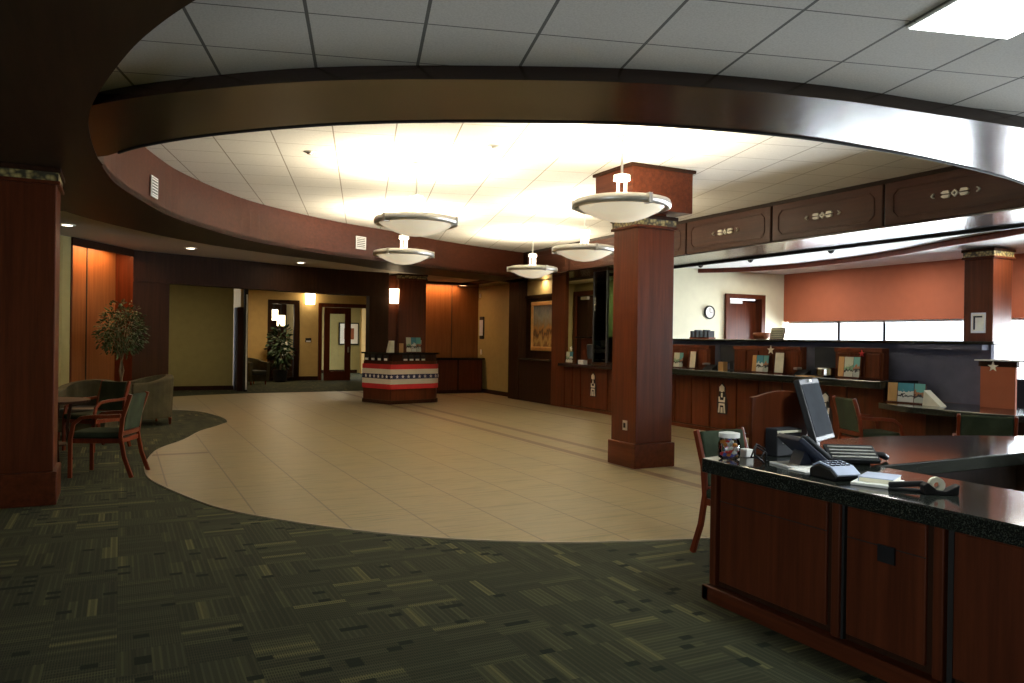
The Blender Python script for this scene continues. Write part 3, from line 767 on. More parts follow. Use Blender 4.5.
stand((9.22, 9.28, 1.07), F, [(.08, 'tan'), (.14, 'bro_teal'), (.10, 'bro_aqua')], .28, 'tan and teal brochure stand below the white star on the middle hutch')
stand((9.22, 8.88, 1.07), F, [(.17, 'cardcream')], .33, 'cream card in a stand, right one of the two on the long ledge')
stand((9.22, 7.58, 1.07), F, [(.09, 'tan'), (.14, 'bro_white'), (.10, 'bro_aqua')], .30, 'tan, white and aqua brochure stand below the red ornament')
stand((9.0, 6.52, .80), F + .15, [(.12, 'tan'), (.20, 'bro_teal'), (.13, 'bro_aqua')], .26, 'tan and teal brochure stand on the lower right desk')
stand((9.1, 15.02, 1.03), F, [(.14, 'bro_white'), (.13, 'bro_teal')], .26, 'small brochure stand in the bay left of the column')
tag((lambda b: (star(b, (9.285, 9.12, 1.44), .075, 'x'), b.build('star_ornament', 'ivory'))[1])(MB()), 'white star fixed on the middle teller hutch', 'ornament', 'white stars')
tag((lambda b: (star(b, (9.10, 14.95, 1.36), .06, 'x', rot=.2), b.build('star_ornament', 'ivory'))[1])(MB()), 'white star on the brochure stand in the left bay', 'ornament', 'white stars')
tag((lambda b: (star(b, (9.285, 7.42, 1.42), .05, 'x'), b.build('star_ornament', 'skin_red'))[1])(MB()), 'small red star on the right teller hutch', 'ornament')
# angled white paper holder on lower desk
tag(MB().prism([(6.24, .801), (6.0, .801), (6.22, .99)], 8.93, 9.05, Matrix(((0, 0, 1, 0), (1, 0, 0, 0), (0, 1, 0, 0), (0, 0, 0, 1)))).build('tent_card', 'cardcream'), 'folded cream tent card beside the brochures on the right desk', 'card')

# monitors/phones in the teller gaps
def teller_monitor(y, x, rz, label, z0=1.07):
    t = thing('teller_monitor', label, 'monitor', (x, y, z0), rz, 'teller monitors')
    mt = Matrix.Translation((0, 0, .12)) @ Matrix.Rotation(math.radians(-12), 4, 'X')
    MB().box(-.19, .19, -.02, .02, 0, .32, mt).build('casing', 'charcoal', t, .005, world=False)
    MB().box(-.17, .17, -.026, -.019, .02, .30, mt).build('screen', 'screen', t, world=False)
    MB().box(-.03, .03, -.01, .03, .01, .16).box(-.11, .11, -.08, .10, 0, .014).build('stand', 'black', t, world=False)
teller_monitor(10.22, 9.5, 2.2, 'monitor seen edge-on in the gap nearest the tall column')
teller_monitor(8.22, 9.56, 2.2, 'monitor seen edge-on in the gap right of the middle hutch')
def phone_small(y, label, x=9.25, z=1.07):
    t = thing('desk_phone', label, 'phone', (x, y, z), F + .3, 'teller phones')
    MB().prism([(-.10, 0), (.10, 0), (.10, .085), (-.06, .03)], -.09, .09, Matrix(((0, 0, 1, 0), (1, 0, 0, 0), (0, 1, 0, 0), (0, 0, 0, 1)))).build('base', 'black', t, .004, world=False)
    MB().box(-.10, -.04, -.09, .09, .08, .115).build('handset', 'greybtn', t, .012, world=False)
phone_small(10.50, 'desk phone in the gap nearest the tall column')
phone_small(8.44, 'desk phone in the gap right of the middle hutch')
t = tag(MB().box(9.1, 9.2, 10.0, 10.12, 1.07, 1.22).build('card_box', 'tan', bevel=.004), 'small brown card box on the ledge near the tall column', 'box')
t = tag(MB().lathe([(.10, 0), (.13, .015), (.13, .10), (.12, .12)], c=(9.25, 8.0, 1.08), seg=24).build('coin_tray', 'chrome', smooth=False), 'round metal tray on the ledge right of the middle hutch', 'tray')
tag(MB().box(8.95, 9.15, 7.95, 8.3, 1.07, 1.078).build('paper_sheet', 'tan'), 'tan sheet of paper on the ledge by the metal tray', 'paper')
# items on the cap shelf
t = thing('file_rack', 'dark wire file rack standing on the partition shelf near the column', 'file rack', (9.72, 11.25, 1.61))
MB().box(-.08, .08, -.27, .27, 0, .03).build('tray', 'red_wood', t, world=False)
r = MB()
for k in range(5): r.box(-.07, .07, -.25 + k * .115, -.20 + k * .115, .03, .15 + .02 * (k % 2))
r.build('dividers', 'charcoal', t, world=False)
tag(MB().lathe([(.06, 0), (.12, .03), (.15, .08), (.14, .11), (.12, .115)], c=(9.72, 9.75, 1.61), seg=24).build('clay_bowl', 'terracotta_pot', smooth=True), 'brown clay bowl on the partition shelf below the door', 'bowl')
t = thing('desk_calendar', 'small slanted desk calendar on the partition shelf beside the clay bowl', 'calendar', (9.72, 9.42, 1.61), F)
mt = Matrix.Rotation(math.radians(-15), 4, 'X')
MB().box(-.15, .15, -.01, .01, 0, .20, mt).build('board', 'walnut', t, world=False)
MB().box(-.135, .135, -.014, -.009, .015, .185, mt).build('page', 'cardcream', t, world=False)
gm = MB()
for k in range(4): gm.box(-.125, .125, -.017, -.013, .03 + k * .035, .045 + k * .035, mt)
gm.build('grid_rows', 'leaf', t, world=False)
# clock
t = thing('wall_clock', 'round dark-rimmed wall clock on the cream wall', 'clock', (10.88, 12.4, 2.17))
mt = Matrix.Rotation(PI / 2, 4, 'X')
MB().lathe([(.001, .0), (.135, .0), (.14, .03), (.12, .045), (.118, .02), (.001, .02)], mat=mt, seg=32).build('rim', 'black', t, world=False)
MB().lathe([(.118, .02), (.118, .028)], mat=mt, seg=32).build('face', 'paper', t, world=False)
MB().box(-.005, .005, -.034, -.029, 0, .085).box(0, .06, -.034, -.029, -.005, .005).build('hands', 'black', t, world=False)

# ------------------------------------------------------------------ PAINTING NICHE, BAY, GLASS CABINET
W('wall_niche_pilaster_1', [(9.1, 17.55), (9.55, 17.55), (9.55, 18.1), (9.1, 18.1)], 'walnut', 0, 3.06)
W('wall_niche_pilaster_2', [(9.1, 15.22), (9.19, 15.22), (9.19, 15.84), (9.1, 15.84)], 'cherry', 0, 3.06)
W('wall_niche_top', [(9.35, 15.88), (9.45, 15.88), (9.45, 17.55), (9.35, 17.55)], 'yellow', 2.68, 3.06)
W('wall_niche_panel', [(9.33, 15.88), (9.45, 15.88), (9.45, 17.55), (9.33, 17.55)], 'walnut', 0, 2.68)
struct(MB().box(9.29, 9.33, 15.88, 17.55, 2.60, 2.68).build('trim_20', 'walnut'))
tag(MB().box(9.13, 9.31, 15.89, 17.54, 0, 1.04).build('niche_cabinet', 'walnut', bevel=.006), 'dark wood cabinet below the painting niche', 'cabinet')
tag(MB().box(9.07, 9.33, 15.89, 17.54, 1.04, 1.085).build('niche_ledge', 'granite', bevel=.006), 'dark stone ledge below the gilt-framed painting', 'ledge')
t = thing('framed_painting', 'gilt-framed autumn landscape painting in the dark wood niche', 'painting', (9.3, 16.55, 1.9))
y0, y1, z0, z1 = 15.90, 17.20, 1.28, 2.50
MB().box(9.27, 9.33, y0, y1, z0, z0 + .10).box(9.27, 9.33, y0, y1, z1 - .10, z1).box(9.27, 9.33, y0, y0 + .10, z0 + .10, z1 - .10).box(9.27, 9.33, y1 - .10, y1, z0 + .10, z1 - .10).build('frame', 'gold', t, .012)
MB().box(9.295, 9.33, y0 + .10, y1 - .10, z0 + .10, z1 - .10).build('canvas', 'painting', t)
# bay
W('wall_bay_rear', [(10.9, 12.55), (11.0, 12.55), (11.0, 18.4), (10.9, 18.4)], 'olive', 0, 3.06)
W('wall_bay_left', [(9.45, 17.75), (10.9, 17.75), (10.9, 17.85), (9.45, 17.85)], 'olive', 0, 3.06)
d4 = struct(MB().box(10.82, 10.9, 16.35, 16.47, 0, 2.85).box(10.82, 10.9, 17.56, 17.68, 0, 2.85).box(10.82, 10.9, 16.47, 17.56, 2.73, 2.85).build('door_4', 'cherry'), 'double wood door behind the left bay')
MB().box(10.86, 10.89, 17.02, 17.55, 0, 2.72).build('door_leaf', 'walnut', d4, .01)
MB().box(10.86, 10.89, 16.48, 17.0, 0, 2.72).build('door_leaf', 'walnut', d4, .01)
MB().box(10.78, 10.86, 16.95, 17.25, 2.62, 2.70).build('door_closer', 'steel', d4)
t = thing('bay_screen', 'low wood back screen with a dark top rail in the bay left of the column', 'screen', (9.5, 14.6, 1.03))
MB().box(9.52, 9.57, 13.76, 15.19, 1.03, 1.60).build('panel', 'cherry', t)
MB().box(9.35, 9.6, 13.76, 15.19, 1.60, 1.64).build('top_rail', 'granite', t, .004)
teller_monitor(14.25, 9.32, 2.3, 'monitor seen edge-on in the bay left of the tall column', 1.03)
tag(MB().box(9.0, 9.12, 14.28, 14.48, 1.03, 1.12).build('slip_holder', 'paper', bevel=.005), 'small white slip holder on the bay ledge', 'holder')
t = thing('glass_cabinet', 'tall green-tinted glass enclosure just left of the center column', 'glass cabinet', (9.0, 13.5, 1.03))
MB().box(8.90, 8.915, 13.2, 13.72, 1.10, 3.0).box(8.9, 9.5, 13.705, 13.72, 1.10, 3.0).build('glass_panes', 'green_glass', t)
MB().box(8.88, 9.5, 13.2, 13.74, 1.032, 1.10).build('bottom_rail', 'walnut', t)
MB().box(8.88, 9.5, 13.2, 13.74, 3.0, 3.04).build('top_rail', 'walnut', t)
MB().box(8.89, 8.93, 13.70, 13.74, 1.1, 3.0).box(8.89, 8.93, 13.2, 13.24, 1.1, 3.0).build('posts', 'charcoal', t)
MB().box(9.45, 9.5, 13.2, 13.72, 1.1, 3.0).build('back_panel', 'walnut', t)
# end wall zone: olive wall, low counter
W('wall_end_right', [(9.35, 18.1), (9.5, 18.1), (9.5, 20.6), (9.35, 20.6)], 'olive', 0, 3.06)
struct(MB().box(9.32, 9.35, 18.1, 20.6, 0, .12).build('baseboard_end', 'walnut'))
struct(MB().box(7.55, 7.565, 20.585, 20.6, 1.0, 3.1).box(8.5, 8.515, 20.585, 20.6, 1.0, 3.1).build('trim_21', 'seam'))
struct(MB().box(6.9, 9.35, 20.28, 20.32, 3.08, 3.15).build('trim_22', 'walnut'))
tag(MB().box(7.0, 9.2, 20.42, 20.46, 3.11, 3.14).build('cove_light_tube', 'led'), 'glowing cove tube above the amber end wall', 'light')
t = thing('low_cabinet', 'low dark wood cabinet against the amber end wall', 'cabinet', (8.2, 20.35, 0))
MB().box(7.0, 9.3, 20.15, 20.58, 0, .96).build('body', 'walnut', t)
for k in range(3): MB().box(7.05 + k * .76, 7.75 + k * .76, 20.13, 20.15, .1, .94).build('door', 'cherry', t, .005)
tag(MB().box(6.95, 9.33, 20.05, 20.6, .96, 1.01).build('stone_slab', 'granite', bevel=.006), 'dark stone top on the low cabinet at the end wall', 'countertop')
t = tag(MB().box(9.31, 9.35, 20.15, 20.42, 1.55, 2.2).build('intercom_sign', 'black', bevel=.02), 'tall black-ended plaque on the olive wall by the end counter', 'sign')
MB().box(9.295, 9.312, 20.17, 20.40, 1.65, 2.1).build('plate', 'bluewhite', t)
tag(MB().box(9.33, 9.35, 20.3, 20.38, 1.1, 1.25).build('switch_plate', 'paper'), 'white switch plate on the olive wall above the end counter', 'switch')
tag(MB().box(9.33, 9.355, 20.42, 20.5, 2.75, 2.87).build('alarm_sensor', 'paper'), 'small white sensor high on the olive wall', 'sensor')

# ------------------------------------------------------------------ KIOSK
def kiosk_outline2(o=0):
    P = [(5.56 - o, 17.08 - o), (6.5 , 17.34 - o)]
    cx, cy, r = 6.56, 17.74, .40 + o
    for k in range(8):
        a = math.radians(-70 + k * 12); P.append((cx + r * math.cos(a), cy + r * math.sin(a)))
    P += [(6.97 + o, 18.12), (5.18 - o, 18.10)]
    return P
t = thing('kiosk', 'wood check-writing kiosk wrapped in red, white and navy star bunting', 'kiosk', (6.2, 17.8, 0))
MB().prism(kiosk_outline2(-.03), 0, 1.0).build('body', 'cherry', t)
MB().prism(kiosk_outline2(-.05), 1.0, 1.17).build('cubby_case', 'walnut', t)
MB().prism(kiosk_outline2(.03), 1.165, 1.205).build('top', 'granite', t, .005)
MB().prism(kiosk_outline2(-.005), 0, .09).build('plinth', 'walnut', t)
zt = [(.82, .93, 'red'), (.70, .82, 'white'), (.59, .70, 'blue'), (.47, .59, 'white'), (.355, .47, 'red')]
for z0, z1, mt_ in zt:
    MB().prism(kiosk_outline2(.0), z0, z1).build('bunting_stripe', mt_, t)
ol = kiosk_outline2(.0)
path = [(5.18, 18.10)] + ol[:10]
pr = resample(path, 19)
for k in range(1, 18):
    p = pr[k]; a = math.atan2(pr[k + 1][1] - pr[k - 1][1], pr[k + 1][0] - pr[k - 1][0])
    sb = MB(); star(sb, (0, -.012, 0), .045, 'y', .012)
    bmesh.ops.transform(sb.bm, matrix=Matrix.Translation((p[0], p[1], .645)) @ Matrix.Rotation(a, 4, 'Z'), verts=sb.bm.verts)
    sb.build('bunting_star', 'paper', t)
# cubby openings with slips: front
fd = Vector((.94, .26)).normalized()
for k in range(4):
    p = Vector((5.56, 17.08)) + fd * (.40 + k * .17); a = math.atan2(fd.y, fd.x)
    mt = Matrix.Translation((p.x, p.y, 0)) @ Matrix.Rotation(a, 4, 'Z')
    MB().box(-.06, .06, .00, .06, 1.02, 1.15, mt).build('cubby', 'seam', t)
    MB().box(-.05, .05, -.012, .0, 1.02, 1.06, mt).build('deposit_slips', 'paper', t)
for k in range(4):
    q0 = Vector((5.56, 17.08)).lerp(Vector((5.18, 18.10)), .1 + k * .22); a = math.atan2(1.02, -.38)
    mt = Matrix.Translation((q0.x, q0.y, 0)) @ Matrix.Rotation(a, 4, 'Z')
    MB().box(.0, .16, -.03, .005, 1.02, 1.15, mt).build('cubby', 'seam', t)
    MB().box(.02, .12, .005, .02, 1.02, 1.07, mt).build('deposit_slips', 'paper', t)
stand((6.27, 17.52, 1.205), .25, [(.13, 'bro_white'), (.13, 'bro_teal'), (.13, 'bro_aqua')], .36, 'three-brochure stand on the bunting-wrapped kiosk')
t = tag(MB().prism([(5.72, 1.205), (5.86, 1.205), (5.86, 1.48), (5.78, 1.48)], 17.75, 17.95, Matrix(((1, 0, 0, 0), (0, 0, 1, 0), (0, 1, 0, 0), (0, 0, 0, 1)))).build('leaflet_holder', 'cardcream', bevel=.004), 'slanted cream leaflet holder on the left side of the kiosk', 'holder')
tag(MB().box(5.98, 6.08, 17.72, 17.76, 1.205, 1.42).build('notice_card', 'tan', bevel=.003), 'small tan notice card upright between the holders on the kiosk', 'card')

# ------------------------------------------------------------------ RECEPTION DESK
t = thing('reception_desk', 'large V-shaped dark cherry reception desk in the right foreground', 'desk', (3.6, 2.5, 0))
MB().prism([(3.22, 3.58), (3.22, -.6), (3.80, -.6), (3.80, 3.58)], .0, .765).build('body', 'walnut', t)
MB().prism([(3.80, 3.58), (3.80, 3.08), (5.39, 3.08), (7.85, 1.27), (8.22, 1.72), (6.8, 3.06), (5.9, 3.6), (5.2, 3.75), (4.5, 3.66), (3.8, 3.58)], .0, .765).build('return_base', 'walnut', t)
MB().box(3.15, 3.24, -.6, 3.62, 0, .09).box(3.15, 3.8, 3.56, 3.62, 0, .09).build('base_moulding', 'cherry_h', t, .008)
for y0, y1 in ((2.75, 3.53), (2.21, 2.63), (1.05, 2.09), (-.1, .95)):
    MB().box(3.205, 3.225, y0, y1, .12, .75).build('front_panel', 'cherry', t, .006)
for y0 in (3.545, 2.655, 2.115, .97):
    MB().box(3.185, 3.225, y0, y0 + .05, .09, .763).build('pilaster', 'cherry', t, .006)
for yy in (2.75, 2.19):
    MB().box(3.20, 3.222, yy - .11, yy - .085, .09, .763).build('shadow_gap', 'seam', t)
MB().box(3.20, 3.206, 2.21, 2.63, .60, .604).box(3.20, 3.206, 2.75, 3.53, .60, .604).build('drawer_line', 'seam', t)
op = MB().box(3.195, 3.206, 2.36, 2.45, .53, .61).build('cable_port', 'black', t)
MB().box(3.25, 3.8, 3.58, 3.60, .10, .76).build('end_panel', 'cherry', t, .005)
top = [(3.14, 3.625), (3.14, -.65), (3.90, -.65), (3.90, 3.0), (5.36, 3.0), (7.9, 1.15), (8.35, 1.75), (6.9, 3.15), (6.0, 3.72), (5.2, 3.98), (4.5, 3.98), (3.6, 3.72)]
tag(MB().prism(top, .765, .85).build('reception_worktop', 'granite', bevel=.008), 'polished dark granite worktop of the reception desk in the right foreground', 'countertop')

# privacy screen with arched top
pv = [(3.50, 0), (3.98, 0), (3.98, .36)] + [(3.98 - .48 * k / 10, .36 + .045 * math.sin(PI * (k / 10) * .9 + .25) - .01) for k in range(1, 10)] + [(3.50, .36)]
a = MB()
mt = Matrix(((1, 0, 0, 0), (0, 0, 1, 0), (0, 1, 0, .852), (0, 0, 0, 1)))
t = tag(a.prism(pv, 3.58, 3.61, mt).build('privacy_screen', 'cherry', bevel=.004), 'arched wood privacy screen on the reception desk behind the monitor', 'screen')

# monitor
t = thing('computer_monitor', 'black flat monitor tilted back on the reception desk', 'monitor', (3.96, 3.43, .851), math.radians(24))
mt = Matrix.Translation((.0, 0, .09)) @ Matrix.Rotation(math.radians(-17), 4, 'X')
mt = Matrix.Rotation(math.radians(0), 4, 'Y') @ mt
MB().box(-.185, .185, -.015, .025, 0, .40, mt).build('casing', 'black', t, .008, world=False)
MB().box(-.165, .165, -.018, -.014, .03, .365, mt).build('screen', 'screen', t, world=False)
MB().box(-.02, .02, -.024, -.014, .375, .39, mt).build('webcam_logo', 'white_metal', t, world=False)
MB().box(-.04, .04, .035, .065, .0, .17).box(-.12, .12, -.07, .09, 0, .018).build('stand', 'black', t, .005, world=False)

# tilted office phone
t = thing('office_phone', 'dark navy office phone propped up on the reception desk', 'phone', (3.48, 3.17, .85), math.radians(-12))
MB().box(-.13, .17, -.12, .12, 0, .012).build('foot_plate', 'white_metal', t, .003, world=False)
mt = Matrix.Translation((-.06, 0, .155)) @ Matrix.Rotation(math.radians(38), 4, 'Y')
MB().box(-.03, .22, -.11, .11, -.022, .012, mt).build('body', 'navy', t, .008, world=False)
MB().box(.0, .20, -.105, -.045, .012, .045, mt).build('handset', 'charcoal', t, .014, world=False)
MB().box(.0, .05, -.02, .09, .012, .016, mt).build('display', 'greybtn', t, world=False)
kk = MB()
for i in range(4):
    for j in range(3): kk.box(.075 + i * .03, .095 + i * .03, -.01 + j * .032, .012 + j * .032, .012, .02, mt)
kk.build('keys', 'greybtn', t, world=False)
MB().prism([(-.05, .012), (.04, .012), (-.01, .10)], -.05, .05, Matrix(((1, 0, 0, 0), (0, 0, 1, 0), (0, 1, 0, 0), (0, 0, 0, 1)))).build('wedge', 'navy', t, world=False)
tag(MB().tube([(3.33, 3.31, .857), (3.28, 3.33, .90), (3.31, 3.35, .96), (3.37, 3.34, .93), (3.33, 3.33, .88), (3.29, 3.37, .88), (3.35, 3.40, .94), (3.42, 3.38, .90), (3.40, 3.36, .857)], .006, 6).build('phone_cord', 'black', smooth=True), 'coiled black cord beside the office phone', 'cord')
# headset box behind phone
t = thing('headset_box', 'dark box with pale lettering behind the office phone', 'box', (3.70, 3.52, .851))
MB().box(-.10, .10, -.05, .05, 0, .17).build('carton', 'charcoal', t, .006, world=False)
MB().box(-.10, .10, -.055, -.049, .145, .16).build('label_strip', 'cardcream', t, world=False)
lt = MB()
for x0, x1, za, zb in ((-.055, -.049, .08, .11), (-.049, -.037, .08, .086), (-.037, -.031, .08, .11), (-.024, -.018, .08, .11), (-.006, 0, .08, .11), (-.018, -.006, .08, .086), (-.018, -.006, .104, .11), (.008, .026, .104, .11), (.008, .026, .092, .098), (.008, .026, .08, .086), (.034, .052, .104, .11), (.034, .052, .092, .098), (.034, .052, .08, .086), (.034, .04, .08, .11)):
    lt.box(x0, x1, -.0545, -.0495, za, zb)
lt.build('lettering', 'greybtn', t, world=False)
# candy jar
t = thing('candy_jar', 'glass jar of wrapped sweets on the near corner of the reception desk', 'jar', (3.27, 3.53, .851))
MB().lathe([(.045, 0), (.062, .01), (.066, .03), (.066, .09), (.055, .115), (.05, .13)], seg=28).build('glass_body', 'glass', t, smooth=True, world=False)
MB().lathe([(.052, .128), (.062, .13), (.062, .156), (.03, .162)], seg=28).build('lid', 'white_metal', t, world=False)
cols = [('sweet_red', (.6, .03, .03)), ('sweet_white', (.75, .73, .68)), ('sweet_orange', (.7, .25, .03)), ('sweet_blue', (.12, .14, .5))]
for cn, cc in cols:
    M[cn] = plain(cn, cc, .3)
    cb = MB()
    for k in range(14):
        a_ = random.random() * 2 * PI; rr = random.uniform(.01, .045)
        cb.ico((rr * math.cos(a_), rr * math.sin(a_), random.uniform(.02, .105)), .017, (1.2, .8, .8), 1)
    o = cb.build('sweets', cn, t, smooth=True, world=False); o['kind'] = 'stuff'
tag(MB().box(3.40, 3.46, 3.52, 3.58, .852, .90).build('card_holder', 'paper', bevel=.006), 'tiny white card holder between the candy jar and privacy screen', 'holder')
# keypad phone / adding machine with tilted keys
t = thing('keyboard', 'computer keyboard tilted up behind the calculator on the reception desk', 'keyboard', (3.84, 3.13, .85), math.radians(-35))
mt = Matrix.Translation((0, 0, .045)) @ Matrix.Rotation(math.radians(22), 4, 'X')
MB().box(-.14, .14, -.09, .09, 0, .025, mt).box(-.12, .12, .03, .06, .003, .055).build('case', 'charcoal', t, .005, world=False)
for r_ in range(4):
    MB().box(-.125, .125, -.075 + r_ * .038, -.060 + r_ * .038, .025, .034, mt).build('key_row', 'greybtn', t, .003, world=False)
t = tag(MB().tube([(3.93, 3.16, .868), (3.97, 3.15, .888), (4.03, 3.13, .893), (4.09, 3.11, .886), (4.12, 3.10, .868)], [.016, .02, .016, .02, .016], 10).build('handset', 'black', smooth=True), 'black handset lying behind the keyboard', 'phone handset')
# calculator
t = thing('calculator', 'pale blue-grey printing calculator with a dark body on the reception desk', 'calculator', (3.34, 2.82, .851), math.radians(-8))
prof = [(.10, 0), (-.09, 0), (-.10, .02), (-.05, .055), (.04, .07), (.10, .04)]
MB().prism(prof, -.08, .08, Matrix(((0, 0, 1, 0), (1, 0, 0, 0), (0, 1, 0, 0), (0, 0, 0, 1)))).build('body', 'black', t, .008, world=False)
MB().prism([(-.10, .024), (-.05, .059), (.04, .074), (.085, .052), (.087, .06), (.04, .083), (-.052, .067), (-.104, .032)], -.072, .072, Matrix(((0, 0, 1, 0), (1, 0, 0, 0), (0, 1, 0, 0), (0, 0, 0, 1)))).build('key_deck', 'bluewhite', t, world=False)
kk = MB()
for i in range(3):
    for j in range(4): kk.box(-.06 + j * .032, -.04 + j * .032, -.045 + i * .028, -.027 + i * .028, .062 + i * .005, .074 + i * .005)
kk.build('keys', 'navy', t, world=False)
tag(MB().box(3.30, 3.46, 2.98, 3.10, .852, .857, ).build('note_paper', 'paper'), 'cream note paper beneath the calculator and phone', 'paper')
# notebook pile
mtb = Matrix.Translation((3.38, 2.60, 0)) @ Matrix.Rotation(math.radians(25), 4, 'Z')
tag(MB().box(-.10, .13, -.10, .10, .852, .866, mtb).build('paper_stack', 'paper', bevel=.002), 'stack of white papers under the notebook on the reception desk', 'paper')
t = tag(MB().box(-.06, .12, -.085, .07, .867, .888, mtb).build('notebook', 'cardcream', bevel=.002), 'closed notebook with a pale cover on top of the papers', 'notebook')
MB().box(-.062, .122, -.087, .072, .888, .892, mtb).box(-.062, .122, .07, .074, .867, .892, mtb).build('cover', 'bluewhite', t)
# stapler & tape dispenser
t = thing('stapler', 'black stapler beside the notebook on the reception desk', 'stapler', (3.37, 2.43, .851), math.radians(-50))
MB().box(-.08, .08, -.02, .02, 0, .012).build('base', 'black', t, .004, world=False)
MB().box(-.075, .08, -.016, .016, .018, .045, Matrix.Rotation(math.radians(-7), 4, 'Y')).build('arm', 'black', t, .008, world=False)
t = thing('tape_dispenser', 'black tape dispenser at the right of the reception desk items', 'tape dispenser', (3.44, 2.31, .851), math.radians(-35))
MB().prism([(-.075, 0), (.075, 0), (.08, .05), (.06, .04), (.02, .018), (-.02, .022), (-.06, .055), (-.08, .04)], -.028, .028, Matrix(((1, 0, 0, 0), (0, 0, 1, 0), (0, 1, 0, 0), (0, 0, 0, 1)))).build('body', 'black', t, .004, world=False)
MB().lathe([(.014, -.012), (.036, -.012), (.036, .012), (.014, .012)], mat=Matrix.Translation((-.015, 0, .044)) @ Matrix.Rotation(PI / 2, 4, 'X'), seg=24, cap=False).build('tape_roll', 'cardcream', t, world=False)

# ------------------------------------------------------------------ CHAIRS
def arm_chair(name, label, loc, rz, wood_m='red_wood', fab='green_fabric', group=None):
    # faces local +X, seat centre at origin
    t = thing(name, label, 'chair', loc, rz, group)
    for s in (-1, 1):
        y = s * .25
        MB().bar([(.25, y, 0), (.25, y, .25), (.25, y, .42), (.22, y, .58), (.14, y, .645), (.0, y, .66), (-.15, y, .66), (-.27, y, .67)], .03, .04).build('leg', wood_m, t, .005, world=False)['label'] = 'front leg sweeping up into the curved armrest'
        MB().bar([(-.38, y * .92, 0), (-.30, y * .92, .22), (-.26, y * .92, .44), (-.28, y * .92, .65), (-.36, y * .92, .90)], .03, .042).build('leg', wood_m, t, .005, world=False)['label'] = 'rear leg rising into the curved back post'
    MB().box(-.27, .26, -.235, .235, .37, .42).build('seat_frame', wood_m, t, .004, world=False)
    MB().box(-.26, .28, -.24, .24, .42, .49).build('seat', fab, t, .025, world=False)
    mt = Matrix.Translation((-.265, 0, .50)) @ Matrix.Rotation(math.radians(-11), 4, 'Y')
    MB().box(-.02, .025, -.215, .215, 0.0, .40, mt).build('backrest', fab, t, .015, world=False)
    MB().box(-.022, .02, -.215, .215, -.05, 0.0, mt).build('back_rail', wood_m, t, .004, world=False)
    return t
cA = arm_chair('arm_chair', 'red wood armchair with green upholstery nearest the viewer at the left cafe table', (-.14, 9.62, 0), math.atan2(.38, -.92), group='red wood armchairs')
cB = dup(cA, (-.30, 11.75, 0), math.radians(225), 'red wood armchair with green seat on the far side of the left cafe table')
cC = dup(cA, (4.04, 4.09, 0), math.radians(-86), 'red wood armchair at the left end of the reception desk')
cD = dup(cA, (8.2, 6.40, 0), math.radians(-21), 'red wood armchair facing the lower right desk')
cE = dup(cA, (7.55, 4.62, 0), math.radians(35), 'red wood armchair with its dark back toward the viewer, before the lower right desk')
# office chair far right
t = thing('office_chair', 'black office chair behind the right desk at the frame edge', 'chair', (10.5, 5.95, 0), math.radians(200))
mt = Matrix.Translation((-.22, 0, .5)) @ Matrix.Rotation(math.radians(-10), 4, 'Y')
MB().box(-.03, .04, -.22, .22, .06, .62, mt).build('backrest', 'black', t, .03, world=False)
MB().box(-.25, .25, -.25, .25, .44, .52).build('seat', 'black', t, .03, world=False)
MB().lathe([(.03, .08), (.03, .44)], seg=12).build('post', 'chrome', t, world=False)
for k in range(5):
    a_ = k * 2 * PI / 5
    MB().box(0, .30, -.02, .02, .06, .10, Matrix.Rotation(a_, 4, 'Z')).ico((.28 * math.cos(a_), .28 * math.sin(a_), .03), .03).build('leg', 'black', t, world=False)

# tub armchairs
def tub(label, loc, rz, name='tub_armchair', fab='olive_fabric'):
    t = thing(name, label, 'armchair', loc, rz, 'upholstered tub armchairs')
    A, B = [], []
    for k in range(19):
        a_ = math.radians(70 + k * (220 / 18))
        A.append((.40 * math.cos(a_), .40 * math.sin(a_))); B.append((.29 * math.cos(a_), .29 * math.sin(a_)))
    A = [(.36, .38)] + A + [(.36, -.38)]; B = [(.36, .27)] + B + [(.36, -.27)]
    o = MB(); L = []
    n = len(A)
    for i in range(n):
        h = .72 + .13 * max(0, math.sin(PI * i / (n - 1))) ** 1.2
        L.append([o.vv((A[i][0], A[i][1], .12)), o.vv((A[i][0] * 1.06, A[i][1] * 1.06, h - .03)), o.vv((A[i][0] * 1.0, A[i][1] * 1.0, h)), o.vv((B[i][0], B[i][1], h)), o.vv((B[i][0], B[i][1], .12))])
    for i in range(n - 1):
        for k in range(5): o.face([L[i][k], L[i][(k + 1) % 5], L[i + 1][(k + 1) % 5], L[i + 1][k]])
    o.face(L[0][::-1]); o.face(L[-1])
    o.build('tub_back', fab, t, .012, world=False)
    MB().box(-.26, .36, -.268, .268, .12, .32).build('seat_base', fab, t, .01, world=False)
    MB().box(-.24, .38, -.262, .262, .32, .46).build('seat_cushion', 'dark_fabric', t, .03, world=False)
    for x in (-.28, .30):
        for y in (-.28, .28): MB().lathe([(.018, 0), (.028, .12)], c=(x, y, 0), seg=10).build('leg', 'red_wood', t, world=False)
    return t
tA = tub('olive-grey tub armchair in front of the wood pilaster, below the tree', (.42, 14.75, 0), math.radians(200))
tB = dup(tA, (-.42, 13.1, 0), math.radians(250), 'tub armchair behind the left cafe table')
tC = dup(tA, (3.75, 25.6, 0), math.radians(-60), 'dark tub armchair in the corridor beside the open door')

